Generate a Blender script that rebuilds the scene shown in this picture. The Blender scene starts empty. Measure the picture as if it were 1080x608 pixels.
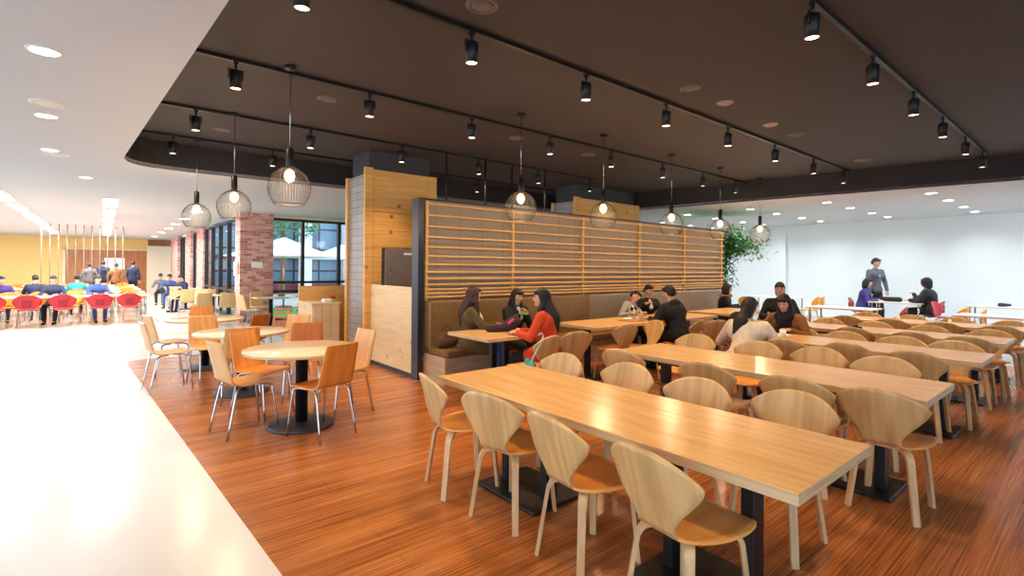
import bpy, math, random
from mathutils import Vector, Matrix, Euler
random.seed(7)
C = bpy.context.scene.collection
PI = math.pi

# ------------------------------------------------------------------ helpers
def lin(c):
    return tuple(((v/255.0)/12.92 if v/255.0 <= .04045 else ((v/255.0+.055)/1.055)**2.4) for v in c)+(1.0,)

def nmat(name):
    m = bpy.data.materials.new(name); m.use_nodes = True
    nt = m.node_tree; b = nt.nodes['Principled BSDF']
    return m, nt, b

def plain(name, rgb, rough=.5, metal=0.0, spec=.5, var=.06, scale=12.0):
    """plain paint / cloth / plastic with a faint procedural mottling"""
    m, nt, b = nmat(name)
    c = lin(rgb)
    n = nt.nodes.new('ShaderNodeTexNoise'); n.inputs['Scale'].default_value = scale; n.inputs['Detail'].default_value = 3
    tc = nt.nodes.new('ShaderNodeTexCoord'); nt.links.new(tc.outputs['Object'], n.inputs['Vector'])
    r = nt.nodes.new('ShaderNodeValToRGB')
    r.color_ramp.elements[0].position = .3; r.color_ramp.elements[1].position = .7
    r.color_ramp.elements[0].color = tuple(max(0, v*(1-var)) for v in c[:3])+(1,)
    r.color_ramp.elements[1].color = tuple(min(1, v*(1+var)) for v in c[:3])+(1,)
    nt.links.new(n.outputs['Fac'], r.inputs['Fac']); nt.links.new(r.outputs['Color'], b.inputs['Base Color'])
    b.inputs['Roughness'].default_value = rough; b.inputs['Metallic'].default_value = metal
    b.inputs['Specular IOR Level'].default_value = spec
    return m

def wood(name, c1, c2, stretch=(30, 2, 2), rough=.35, coord='Object', contrast=(.35, .65), spec=.5, rings=True):
    m, nt, b = nmat(name)
    tc = nt.nodes.new('ShaderNodeTexCoord'); mp = nt.nodes.new('ShaderNodeMapping')
    mp.inputs['Scale'].default_value = stretch
    nt.links.new(tc.outputs[coord], mp.inputs['Vector'])
    oi = nt.nodes.new('ShaderNodeObjectInfo')
    ad = nt.nodes.new('ShaderNodeVectorMath'); ad.operation = 'ADD'
    mu = nt.nodes.new('ShaderNodeMath'); mu.operation = 'MULTIPLY'; mu.inputs[1].default_value = 37.0
    nt.links.new(oi.outputs['Random'], mu.inputs[0]); nt.links.new(mp.outputs['Vector'], ad.inputs[0]); nt.links.new(mu.outputs[0], ad.inputs[1])
    n = nt.nodes.new('ShaderNodeTexNoise'); n.inputs['Scale'].default_value = 1.0; n.inputs['Detail'].default_value = 5
    n.inputs['Distortion'].default_value = .6
    nt.links.new(ad.outputs[0], n.inputs['Vector'])
    r = nt.nodes.new('ShaderNodeValToRGB')
    r.color_ramp.elements[0].position = contrast[0]; r.color_ramp.elements[1].position = contrast[1]
    r.color_ramp.elements[0].color = lin(c1); r.color_ramp.elements[1].color = lin(c2)
    nt.links.new(n.outputs['Fac'], r.inputs['Fac']); nt.links.new(r.outputs['Color'], b.inputs['Base Color'])
    b.inputs['Roughness'].default_value = rough; b.inputs['Specular IOR Level'].default_value = spec
    return m

def emis(name, rgb, s):
    m, nt, b = nmat(name)
    b.inputs['Base Color'].default_value = lin(rgb); b.inputs['Emission Color'].default_value = lin(rgb); b.inputs['Emission Strength'].default_value = s
    return m

class MB:
    """collects shapes into one mesh"""
    def __init__(s): s.v = []; s.f = []; s.sm = []
    def add(s, vs, fs, smooth=False):
        o = len(s.v); s.v += [tuple(v) for v in vs]; s.f += [tuple(i+o for i in f) for f in fs]; s.sm += [smooth]*len(fs)
        return s
    def box(s, x0, x1, y0, y1, z0, z1, bev=0.0):
        if bev <= 0:
            vs = [(x, y, z) for x in (x0, x1) for y in (y0, y1) for z in (z0, z1)]
            return s.add(vs, [(0,1,3,2), (4,6,7,5), (0,4,5,1), (2,3,7,6), (0,2,6,4), (1,5,7,3)])
        b = bev; vs = []; 
        # three ring bevel : 24 verts box with chamfered edges
        cx = [(x0, 1), (x1, -1)]; cy = [(y0, 1), (y1, -1)]; cz = [(z0, 1), (z1, -1)]
        idx = {}
        for i, (x, sx) in enumerate(cx):
            for j, (y, sy) in enumerate(cy):
                for k, (z, sz) in enumerate(cz):
                    idx[i, j, k, 0] = len(vs); vs.append((x, y+sy*b, z+sz*b))
                    idx[i, j, k, 1] = len(vs); vs.append((x+sx*b, y, z+sz*b))
                    idx[i, j, k, 2] = len(vs); vs.append((x+sx*b, y+sy*b, z))
        fs = []
        for i in (0, 1):
            fs.append((idx[i,0,0,0], idx[i,1,0,0], idx[i,1,1,0], idx[i,0,1,0]))
            fs.append((idx[0,i,0,1], idx[1,i,0,1], idx[1,i,1,1], idx[0,i,1,1]))
            fs.append((idx[0,0,i,2], idx[1,0,i,2], idx[1,1,i,2], idx[0,1,i,2]))
            for j in (0, 1):
                fs.append((idx[i,j,0,0], idx[i,j,1,0], idx[i,j,1,1], idx[i,j,0,1]))
                fs.append((idx[i,0,j,0], idx[i,1,j,0], idx[i,1,j,2], idx[i,0,j,2]))
                fs.append((idx[0,i,j,1], idx[1,i,j,1], idx[1,i,j,2], idx[0,i,j,2]))
                for k in (0, 1):
                    fs.append((idx[i,j,k,0], idx[i,j,k,1], idx[i,j,k,2]))
        return s.add(vs, fs)
    def ring(s, rings, caps=True, smooth=True):
        n = len(rings[0]); vs = [p for r in rings for p in r]; fs = []
        for i in range(len(rings)-1):
            for j in range(n):
                k = (j+1) % n; fs.append((i*n+j, i*n+k, (i+1)*n+k, (i+1)*n+j))
        s.add(vs, fs, smooth)
        if caps:
            o = len(s.v)-len(vs)
            s.f.append(tuple(o+j for j in reversed(range(n)))); s.f.append(tuple(o+(len(rings)-1)*n+j for j in range(n))); s.sm += [False, False]
        return s
    def tube(s, pts, rad, n=8, caps=True, flat=1.0, ref=None):
        pts = [Vector(p) for p in pts]
        if not isinstance(rad, (list, tuple)): rad = [rad]*len(pts)
        rings = []; up = Vector(ref) if ref else None; prev = None
        for i, p in enumerate(pts):
            d = (pts[min(i+1, len(pts)-1)]-pts[max(i-1, 0)]).normalized()
            if prev is None:
                a = up if up else (Vector((0, 0, 1)) if abs(d.z) < .9 else Vector((1, 0, 0)))
                u = (a-d*a.dot(d)).normalized()
            else:
                u = (prev-d*prev.dot(d)).normalized()
            prev = u; w = d.cross(u); r = rad[i]
            rings.append([p+u*(r*math.cos(2*PI*k/n+PI/n))+w*(r*flat*math.sin(2*PI*k/n+PI/n)) for k in range(n)])
        return s.ring(rings, caps, n > 4)
    def lathe(s, prof, n=20, c=(0, 0, 0), caps=True):
        rings = [[(c[0]+r*math.cos(2*PI*k/n), c[1]+r*math.sin(2*PI*k/n), c[2]+z) for k in range(n)] for r, z in prof]
        return s.ring(rings, caps)
    def ball(s, c, r, n=12, m=8, rot=None):
        if not isinstance(r, (list, tuple)): r = (r, r, r)
        rings = []
        for i in range(m+1):
            t = PI*(i+.02)/(m+.04); z = -math.cos(t); q = math.sin(t)
            row = []
            for k in range(n):
                p = Vector((r[0]*q*math.cos(2*PI*k/n), r[1]*q*math.sin(2*PI*k/n), r[2]*z))
                if rot: p = rot @ p
                row.append(p+Vector(c))
            rings.append(row)
        return s.ring(rings)
    def limb(s, a, b, ra, rb, n=12):
        """tapered capsule"""
        a = Vector(a); b = Vector(b); d = b-a; L = d.length
        if L < 1e-5: return s.ball(a, ra)
        d /= L; pts = []; rr = []
        for t in (-.98, -.8, -.45, 0): pts.append(a+d*(t*ra)); rr.append(ra*math.sqrt(max(0, 1-t*t))+.0005)
        for t in (0.0, .45, .8, .98): pts.append(b+d*(t*rb)); rr.append(rb*math.sqrt(max(0, 1-t*t))+.0005)
        return s.tube(pts, rr, n)
    def sheet(s, P, th):
        """grid of points thickened both ways"""
        R = len(P); Q = len(P[0]); P = [[Vector(p) for p in r] for r in P]; top = []; bot = []
        for i in range(R):
            for j in range(Q):
                a = P[min(i+1, R-1)][j]-P[max(i-1, 0)][j]; b = P[i][min(j+1, Q-1)]-P[i][max(j-1, 0)]
                nn = a.cross(b)
                nn = nn.normalized() if nn.length > 1e-9 else Vector((0, 0, 1))
                top.append(P[i][j]+nn*th/2); bot.append(P[i][j]-nn*th/2)
        N = R*Q; vs = top+bot; fs = []; 
        for i in range(R-1):
            for j in range(Q-1):
                a = i*Q+j; fs.append((a, a+1, a+Q+1, a+Q)); fs.append((N+a, N+a+Q, N+a+Q+1, N+a+1))
        s.add(vs, fs, True); o = len(s.v)-2*N; ed = []
        for j in range(Q-1): ed.append((j, N+j, N+j+1, j+1)); k = (R-1)*Q+j; ed.append((k, k+1, N+k+1, N+k))
        for i in range(R-1): k = i*Q; ed.append((k, k+Q, N+k+Q, N+k)); k = i*Q+Q-1; ed.append((k, N+k, N+k+Q, k+Q))
        s.f += [tuple(o+i for i in f) for f in ed]; s.sm += [False]*len(ed)
        return s
    def prism(s, poly, z0, z1):
        n = len(poly); vs = [(x, y, z0) for x, y in poly]+[(x, y, z1) for x, y in poly]
        fs = [tuple(reversed(range(n))), tuple(range(n, 2*n))]+[(i, (i+1) % n, (i+1) % n+n, i+n) for i in range(n)]
        return s.add(vs, fs)
    def mesh(s, name, mat):
        me = bpy.data.meshes.new(name); me.from_pydata(s.v, [], s.f); me.polygons.foreach_set('use_smooth', s.sm)
        for m in (mat if isinstance(mat, list) else [mat]): me.materials.append(m)
        me.update(); return me
    def build(s, name, mat, parent=None, label=None):
        o = bpy.data.objects.new(name, s.mesh(name, mat)); C.objects.link(o)
        if parent: o.parent = parent
        if label: o['label'] = label
        return o

def thing(name, label, cat, loc=(0, 0, 0), rz=0.0, group=None):
    o = bpy.data.objects.new(name, None); o.empty_display_size = .1; C.objects.link(o)
    o.location = loc; o.rotation_euler = (0, 0, rz)
    return tag(o, label, cat, group)
def tag(o, label, cat, group=None):
    o['label'] = label; o['category'] = cat
    if group: o['group'] = group
    return o
def struct(o, label=None):
    o['kind'] = 'structure'
    if label: o['label'] = label
    return o
KIDS = {}
def dup(root, loc, rz, label, group=None, mats=None, scale=None):
    """copy a thing together with its parts and their sub-parts"""
    def rec(o, par):
        c = o.copy(); C.objects.link(c)
        if par: c.parent = par
        if mats and c.type == 'MESH' and o.data.materials and o.data.materials[0].name in mats:
            key = (o.data.name, tuple(sorted(mats.items())))
            if key not in KIDS:
                d = o.data.copy(); d.materials[0] = bpy.data.materials[mats[o.data.materials[0].name]]; KIDS[key] = d
            c.data = KIDS[key]
        for ch in list(o.children): rec(ch, c)
        return c
    r = rec(root, None); r.location = loc; r.rotation_euler = (0, 0, rz); r['label'] = label
    if scale: r.scale = scale
    if group: r['group'] = group
    return r

# ------------------------------------------------------------------ materials
M = {}
M['oak'] = wood('oak_top', (218, 172, 112), (232, 192, 134), (26, 1.6, 10), .24)
M['oak_edge'] = wood('oak_edge', (196, 166, 120), (216, 190, 148), (8, 1.6, 60), .45)
M['ply'] = wood('chair_veneer', (186, 148, 94), (216, 180, 122), (15, 1.6, 1.3), .38, contrast=(.3, .6))
M['ply_seat_lit'] = wood('chair_veneer_warmlit', (220, 146, 66), (236, 170, 88), (15, 1.6, 1.3), .35)  # same veneer as the backs, warm spotlight painted into its colour
M['ply_leg'] = wood('chair_leg_veneer', (190, 152, 104), (216, 182, 136), (20, 20, 2), .45)
M['ply_brown'] = wood('brown_veneer', (132, 86, 50), (166, 112, 70), (15, 1.6, 1.3), .38)
M['beech'] = wood('beech_shell', (206, 152, 92), (224, 174, 114), (24, 2, 2), .35)
M['beech_o'] = wood('orange_shell', (206, 128, 50), (224, 148, 66), (24, 2, 2), .33)
M['beech_d'] = wood('dark_orange_shell', (168, 92, 36), (190, 110, 50), (24, 2, 2), .33)
M['beech_p'] = wood('pale_shell', (212, 176, 120), (228, 194, 140), (24, 2, 2), .4)
M['chrome'] = plain('chrome_tube', (190, 188, 186), .22, 1.0, var=.02)
M['black'] = plain('black_metal', (22, 22, 24), .45, .2)
M['steel'] = plain('dark_steel', (52, 54, 62), .4, .6)
M['basegrey'] = plain('cast_base', (62, 66, 72), .5, .3)
M['tabletop_r'] = wood('round_top', (228, 202, 170), (236, 214, 186), (2, 24, 10), .14)
M['white_top'] = plain('white_laminate', (226, 224, 220), .3, var=.02)
M['white_edge'] = wood('light_edge', (206, 186, 150), (218, 200, 168), (4, 4, 40), .45)
M['red'] = plain('red_plastic', (176, 28, 44), .35)
M['redd'] = plain('red_pad', (132, 14, 26), .6)
M['orange'] = plain('orange_plastic', (232, 122, 34), .35)
M['yelor'] = plain('amber_plastic', (232, 160, 40), .35)
M['ceil_w'] = plain('white_ceiling', (196, 198, 202), .8, var=.01)
M['wall_w'] = plain('white_wall', (230, 238, 240), .6, var=.015, scale=.6)
M['ceil_d'] = plain('dark_ceiling', (58, 51, 53), .75, var=.04, scale=1.5)
M['fascia'] = plain('dark_fascia', (38, 34, 35), .7)
M['coldark'] = plain('column_paint', (58, 60, 64), .7)
M['leather'] = plain('tan_leatherette', (128, 98, 54), .45, var=.08, scale=5)
M['leather_t'] = plain('taupe_leatherette', (138, 122, 104), .45, var=.06, scale=5)
M['cushion'] = plain('seat_leatherette', (120, 84, 44), .5)
M['slat'] = wood('slat_pine', (208, 158, 88), (226, 180, 110), (1.5, 20, 30), .45)
M['yellow'] = plain('yellow_wall', (232, 194, 120), .6, var=.03, scale=.5)
M['brownwood'] = wood('brown_panel', (150, 92, 44), (172, 110, 56), (14, 2, 1.5), .45)
M['beige'] = plain('beige_wall', (222, 208, 180), .7, var=.02)
M['glass'] = None
M['pole'] = plain('pole_paint', (104, 92, 80), .6)
M['paper'] = plain('paper', (240, 240, 238), .8, var=.01)
M['chair_white'] = plain('white_canvas', (244, 244, 242), .7, var=.02)
M['frame'] = plain('window_frame', (46, 42, 42), .5, .3)
M['skin'] = plain('skin', (214, 164, 134), .5, var=.04)
M['hair'] = plain('black_hair', (17, 13, 12), .6, var=.3, scale=60)
M['hair_b'] = plain('brown_hair', (58, 30, 20), .55, var=.3, scale=60)
M['lip'] = plain('lips', (170, 84, 78), .5)
M['eye'] = plain('eye_dark', (24, 18, 16), .2)
def cloth(n, rgb): M[n] = plain('cloth_'+n, rgb, .85, var=.12, scale=22)
for n, c in dict(olive=(84, 72, 38), jeans=(58, 86, 138), blackc=(24, 23, 25), orangec=(196, 66, 22), greyc=(168, 164, 160), white=(224, 208, 188), brownc=(138, 88, 48),
                 purple=(62, 50, 120), grey=(92, 92, 100), navy=(34, 42, 70), blue=(52, 72, 124), teal=(60, 170, 176), fur=(150, 100, 60), bagb=(92, 62, 42), bagd=(52, 34, 40), shirt=(206, 204, 204), greenc=(30, 64, 44), pink=(206, 60, 110)).items(): cloth(n, c)

def argyle():
    m, nt, b = nmat('argyle_knit')
    tc = nt.nodes.new('ShaderNodeTexCoord'); mp = nt.nodes.new('ShaderNodeMapping'); mp.inputs['Rotation'].default_value = (math.radians(45), 0, 0); mp.inputs['Scale'].default_value = (0, 1, 1)
    ck = nt.nodes.new('ShaderNodeTexChecker'); ck.inputs['Scale'].default_value = 15; ck.inputs['Color1'].default_value = lin((214, 210, 206)); ck.inputs['Color2'].default_value = lin((30, 28, 32))
    nt.links.new(tc.outputs['Object'], mp.inputs['Vector']); nt.links.new(mp.outputs[0], ck.inputs['Vector']); nt.links.new(ck.outputs['Color'], b.inputs['Base Color']); b.inputs['Roughness'].default_value = .9
    return m
M['argyle'] = argyle()
def glass_mat():
    m, nt, b = nmat('window_glass'); nt.nodes.remove(b)
    t = nt.nodes.new('ShaderNodeBsdfTransparent'); t.inputs[0].default_value = (.94, .97, .97, 1)
    g = nt.nodes.new('ShaderNodeBsdfGlossy'); g.inputs['Roughness'].default_value = .03
    x = nt.nodes.new('ShaderNodeMixShader'); x.inputs[0].default_value = .08
    nt.links.new(t.outputs[0], x.inputs[1]); nt.links.new(g.outputs[0], x.inputs[2]); nt.links.new(x.outputs[0], nt.nodes['Material Output'].inputs[0])
    return m
M['glass'] = glass_mat()

def brick_mat(name, c1, c2, mortar, bw, bh, ms, axis='xz', offset=.5, rough=.8, var=.5):
    m, nt, b = nmat(name)
    tc = nt.nodes.new('ShaderNodeTexCoord'); sp = nt.nodes.new('ShaderNodeSeparateXYZ'); cb = nt.nodes.new('ShaderNodeCombineXYZ')
    nt.links.new(tc.outputs['Object'], sp.inputs[0])
    if axis == 'xyz':   # both vertical directions: x + y
        a = nt.nodes.new('ShaderNodeMath'); a.operation = 'ADD'
        nt.links.new(sp.outputs['X'], a.inputs[0]); nt.links.new(sp.outputs['Y'], a.inputs[1]); nt.links.new(a.outputs[0], cb.inputs['X']); nt.links.new(sp.outputs['Z'], cb.inputs['Y'])
    elif axis == 'xy':
        nt.links.new(sp.outputs['X'], cb.inputs['X']); nt.links.new(sp.outputs['Y'], cb.inputs['Y'])
    else:
        nt.links.new(sp.outputs[axis[0].upper()], cb.inputs['X']); nt.links.new(sp.outputs[axis[1].upper()], cb.inputs['Y'])
    br = nt.nodes.new('ShaderNodeTexBrick'); br.offset = offset
    br.inputs['Scale'].default_value = 1.0; br.inputs['Brick Width'].default_value = bw; br.inputs['Row Height'].default_value = bh
    br.inputs['Mortar Size'].default_value = ms; br.inputs['Color1'].default_value = lin(c1); br.inputs['Color2'].default_value = lin(c2); br.inputs['Mortar'].default_value = lin(mortar)
    nt.links.new(cb.outputs[0], br.inputs['Vector']); nt.links.new(br.outputs['Color'], b.inputs['Base Color']); b.inputs['Roughness'].default_value = rough
    return m
M['brick'] = brick_mat('red_brick', (168, 96, 84), (222, 176, 160), (200, 178, 168), .21, .07, .006, 'xyz')
M['tile'] = brick_mat('grey_tile', (150, 148, 146), (162, 160, 158), (84, 84, 86), .24, .12, .004, 'xyz', 0.0, .5)
M['fabric'] = brick_mat('panel_cloth', (150, 136, 118), (156, 142, 124), (92, 82, 70), .40, .62, .003, 'xz', 0.0, .8)
M['ftile'] = brick_mat('hall_tile', (196, 182, 164), (204, 192, 176), (176, 160, 144), .6, .6, .004, 'xy', 0.0, .25)
M['ftile_g'] = brick_mat('hall_tile_grey', (190, 186, 180), (196, 192, 186), (170, 166, 160), .6, .6, .004, 'xy', 0.0, .25)

def plywood(name, c1, c2, knot):
    m, nt, b = nmat(name)
    tc = nt.nodes.new('ShaderNodeTexCoord')
    mp = nt.nodes.new('ShaderNodeMapping'); mp.inputs['Scale'].default_value = (1.2, 1.2, 14)
    nt.links.new(tc.outputs['Object'], mp.inputs['Vector'])
    n = nt.nodes.new('ShaderNodeTexNoise'); n.inputs['Scale'].default_value = 1; n.inputs['Detail'].default_value = 4; n.inputs['Distortion'].default_value = 1.2
    nt.links.new(mp.outputs[0], n.inputs['Vector'])
    r = nt.nodes.new('ShaderNodeValToRGB'); r.color_ramp.elements[0].position = .35; r.color_ramp.elements[1].position = .68
    r.color_ramp.elements[0].color = lin(c1); r.color_ramp.elements[1].color = lin(c2)
    nt.links.new(n.outputs['Fac'], r.inputs['Fac'])
    v = nt.nodes.new('ShaderNodeTexVoronoi'); v.inputs['Scale'].default_value = 3.6; v.inputs['Randomness'].default_value = 1
    nt.links.new(tc.outputs['Object'], v.inputs['Vector'])
    k = nt.nodes.new('ShaderNodeValToRGB'); k.color_ramp.elements[0].position = .05; k.color_ramp.elements[1].position = .16
    k.color_ramp.elements[0].color = (1, 1, 1, 1); k.color_ramp.elements[1].color = (0, 0, 0, 1)
    nt.links.new(v.outputs['Distance'], k.inputs['Fac'])
    mx = nt.nodes.new('ShaderNodeMix'); mx.data_type = 'RGBA'
    nt.links.new(k.outputs['Color'], mx.inputs['Factor']); nt.links.new(r.outputs['Color'], mx.inputs[6]); mx.inputs[7].default_value = lin(knot)
    nt.links.new(mx.outputs[2], b.inputs['Base Color']); b.inputs['Roughness'].default_value = .5
    return m
M['pine'] = plywood('pine_boards', (216, 160, 82), (232, 186, 110), (140, 84, 40))
M['plylight'] = plywood('light_plywood', (222, 196, 146), (234, 212, 168), (186, 148, 100))

def floor_mat():
    m, nt, b = nmat('strand_wood_floor')
    tc = nt.nodes.new('ShaderNodeTexCoord')
    def noise(sx, sy, det, dist=.0, sc=1.0):
        mp = nt.nodes.new('ShaderNodeMapping'); mp.inputs['Scale'].default_value = (sx, sy, 1); nt.links.new(tc.outputs['Object'], mp.inputs['Vector'])
        n = nt.nodes.new('ShaderNodeTexNoise'); n.inputs['Scale'].default_value = sc; n.inputs['Detail'].default_value = det; n.inputs['Distortion'].default_value = dist
        nt.links.new(mp.outputs[0], n.inputs['Vector']); return n
    n1 = noise(1.3, 95, 3); n2 = noise(.5, 9, 2); n3 = noise(4, 260, 2)
    r = nt.nodes.new('ShaderNodeValToRGB')
    r.color_ramp.elements[0].position = .34; r.color_ramp.elements[0].color = lin((118, 62, 28))
    r.color_ramp.elements[1].position = .72; r.color_ramp.elements[1].color = lin((212, 146, 86))
    e = r.color_ramp.elements.new(.5); e.color = lin((172, 102, 50))
    a = nt.nodes.new('ShaderNodeMath'); a.operation = 'MULTIPLY_ADD'; a.inputs[1].default_value = .35
    nt.links.new(n2.outputs['Fac'], a.inputs[0])
    s = nt.nodes.new('ShaderNodeMath'); s.operation = 'MULTIPLY'; s.inputs[1].default_value = .65; nt.links.new(n1.outputs['Fac'], s.inputs[0])
    nt.links.new(s.outputs[0], a.inputs[2])
    a2 = nt.nodes.new('ShaderNodeMath'); a2.operation = 'MULTIPLY_ADD'; a2.inputs[1].default_value = .3; nt.links.new(n3.outputs['Fac'], a2.inputs[0])
    s2 = nt.nodes.new('ShaderNodeMath'); s2.operation = 'SUBTRACT'; s2.inputs[1].default_value = .15; nt.links.new(a.outputs[0], s2.inputs[0]); nt.links.new(s2.outputs[0], a2.inputs[2])
    nt.links.new(a2.outputs[0], r.inputs['Fac'])
    # boards: fine dark joints every 90 mm, 1.2 m long
    br = nt.nodes.new('ShaderNodeTexBrick'); br.inputs['Scale'].default_value = 1; br.inputs['Brick Width'].default_value = 1.22; br.inputs['Row Height'].default_value = .15
    br.inputs['Mortar Size'].default_value = .0012; br.inputs['Color1'].default_value = (1, 1, 1, 1); br.inputs['Color2'].default_value = (.88, .88, .88, 1); br.inputs['Mortar'].default_value = (.5, .5, .5, 1)
    nt.links.new(tc.outputs['Object'], br.inputs['Vector'])
    mx = nt.nodes.new('ShaderNodeMix'); mx.data_type = 'RGBA'; mx.blend_type = 'MULTIPLY'; mx.inputs['Factor'].default_value = 1
    nt.links.new(r.outputs['Color'], mx.inputs[6]); nt.links.new(br.outputs['Color'], mx.inputs[7]); nt.links.new(mx.outputs[2], b.inputs['Base Color'])
    b.inputs['Roughness'].default_value = .24; b.inputs['Specular IOR Level'].default_value = .5
    return m
M['floor'] = floor_mat()
M['floor_w'] = plain('white_floor', (226, 224, 220), .22, var=.02, scale=1.2)

# ------------------------------------------------------------------ camera
F = 527.0; TH = math.radians(39.3)
cam = bpy.data.cameras.new('camera'); cam.sensor_width = 36; cam.lens = 36*F/1080; cam.shift_y = -23.5/1080; cam.clip_start = .05; cam.clip_end = 300
co = bpy.data.objects.new('camera', cam); C.objects.link(co)
co.matrix_world = Matrix.Translation((0, 0, 1.512)) @ Matrix.Rotation(-TH, 4, 'Z') @ Matrix.Rotation(math.radians(90.38), 4, 'X') @ Matrix.Rotation(math.radians(.41), 4, 'Z')
bpy.context.scene.camera = co

# ------------------------------------------------------------------ room shell
def arc(cx, cy, r, a0, a1, n=10): return [(cx+r*math.cos(math.radians(a0+(a1-a0)*i/n)), cy+r*math.sin(math.radians(a0+(a1-a0)*i/n))) for i in range(n+1)]
# outline of the dark ceiling recess (also of the wooden floor beneath it): runs back along the aisle, round the far corner, across, then along the far seating bay
EDGE_F = [(1.17, -6.0), (.293, 9.9)]          # edge of the wooden floor
EDGE_L = [(1.07, -6.0), (.213, 8.5)]
CORNER = [(.21, 8.68), (.235, 8.86), (.29, 9.02), (.40, 9.16), (.60, 9.26), (1.0, 9.31)]
EDGE_R = [(10.15, 9.25), (10.35, 7.6), (10.9, 3.9), (11.42, 1.0), (12.5, -6.0)]
RECESS = EDGE_L+CORNER+EDGE_R
ZS, ZC = 3.0, 3.42
X0, X1, Y0, Y1, YW = -9.0, 17.6, -6.0, 34.0, 15.35

floor = MB().prism(list(reversed(EDGE_F+[(.34, 10.03), (.5, 10.1), (10.2, 10.1)]+EDGE_R[1:])), -.05, 0).build('floor', M['floor']); struct(floor, 'reddish strand wood floor')
fw = MB().prism([(X0, Y0)]+EDGE_F+[(.34, 10.03), (.5, 10.1), (3.0, 10.1), (3.0, 13.2), (X0, 13.2)], -.05, 0).build('floor', M['floor_w']); struct(fw, 'glossy white aisle floor')
ft = MB().prism([(X0, 13.2), (3.0, 13.2), (3.0, Y1), (X0, Y1)], -.05, 0).prism([(3.0, 10.1), (10.2, 10.1), (10.2, YW), (3.0, YW)], -.05, 0).build('floor', M['ftile']); struct(ft, 'beige tiled hall floor')
fr = MB().prism([(10.2, 10.1), (10.35, 7.6), (10.9, 3.9), (11.42, 1.0), (12.5, -6.0), (X1, -6.0), (X1, YW), (10.2, YW)], -.05, 0).build('floor', M['ftile_g']); struct(fr, 'pale grey tiled floor of far bay')

# white ceiling at 3.0 m with the recess cut out: built from quads around the outline
cw = MB()
o = .06
def quad(poly): cw.prism(poly, ZS, ZS+o)
for a, b_ in zip(EDGE_L+CORNER, (EDGE_L+CORNER)[1:]):
    quad([(X0, a[1]), a, b_, (X0, b_[1])])
quad([(X0, 9.31), (1.0, 9.31), (10.15, 9.25), (X1, 9.25), (X1, YW), (X0, YW)])
for a, b_ in zip(EDGE_R, EDGE_R[1:]):
    quad([a, (X1, a[1]), (X1, b_[1]), b_])
cw.prism([(X0, YW), (3.0, YW), (3.0, Y1), (X0, Y1)], ZS, ZS+o)
struct(cw.build('ceiling', M['ceil_w']), 'white suspended ceiling around the dark recess')
cd = MB().prism(list(reversed(RECESS)), ZC, ZC+.1).build('ceiling', M['ceil_d']); struct(cd, 'dark brown recessed ceiling')
fa = MB()
for a, b_ in zip(RECESS, RECESS[1:]):
    d = Vector((b_[0]-a[0], b_[1]-a[1])).normalized(); n = Vector((d.y, -d.x))*.02
    fa.prism([a, b_, (b_[0]-n.x, b_[1]-n.y), (a[0]-n.x, a[1]-n.y)], ZS+.002, ZC)
fo = fa.build('trim_1', M['fascia']); struct(fo, 'dark fascia around the ceiling recess')

# right wall of the far seating bay, with a shallow pilaster
wr = MB().box(17.5, 17.7, -6, 15.5, 0, ZS).box(17.36, 17.52, 7.02, 7.32, 0, ZS).build('wall_right', M['wall_w']); struct(wr)
struct(MB().box(3.0, 11.6, -5.2, -5.0, 0, ZC).build('wall_daylight_block', M['beige']))  # unseen wall, added to keep daylight off the right of the floor
struct(MB().box(17.46, 17.5, -4.4, 15.2, 0, .1).build('baseboard_right', M['beige']))
# far hall wall with brown door bay and beige return
yw = MB().box(-9, 1.9, 34, 34.2, 0, ZS)
struct(yw.build('wall_back', M['yellow']), 'yellow wall at the far end of the hall')
struct(MB().box(1.9, 3.0, 34, 34.2, 0, ZS).build('wall_back', M['brownwood']), 'brown band above beige return wall')
struct(MB().box(1.85, 2.95, 33.6, 33.9, 0, 2.64).build('wall_far', M['beige']), 'beige return wall at end of hall')
bay = MB().box(-1.5, 1.86, 33.9, 33.99, 0, 2.36).build('door_1', M['brownwood']); struct(bay, 'brown panelled door bay in the yellow wall')
MB().box(-1.58, -1.48, 33.86, 34.0, 0, 2.42).box(-1.58, 1.86, 33.86, 34.0, 2.36, 2.42).build('door_frame', M['beige'], bay)
MB().box(.05, .9, 33.84, 33.9, 1.35, 1.95).build('poster', M['paper'], bay, 'pale notice board')
MB().box(.95, 1.0, 33.84, 33.9, .9, 1.3).build('door_handle', M['chrome'], bay)

# brick pillars and window wall
bp = [(2.88, 3.72, 15.2, 15.85), (2.85, 3.2, 21.6, 23.1), (2.82, 3.2, 24.7, 26.3), (2.8, 3.2, 29.2, 32.2)]
for i, (a, b_, c, d) in enumerate(bp):
    ob = MB().box(a, b_, c, d, 0, ZS).build('brick_pillar', M['brick']); struct(ob, ['red brick pillar beside the windows with a paper notice', 'second red brick pillar along the hall', 'third red brick pillar along the hall', 'farthest red brick pillar along the hall'][i])
nt_ = MB().box(3.16, 3.44, 15.185, 15.2, 1.50, 1.66).build('paper_notice', M['paper']); tag(nt_, 'white paper notice taped on the nearest brick pillar', 'notice')
nb = MB().box(2.80, 2.88, 15.36, 15.62, 1.28, 1.66, .01).build('wall_box', M['paper']); tag(nb, 'white box mounted on the side of the nearest brick pillar', 'wall box')

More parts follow.
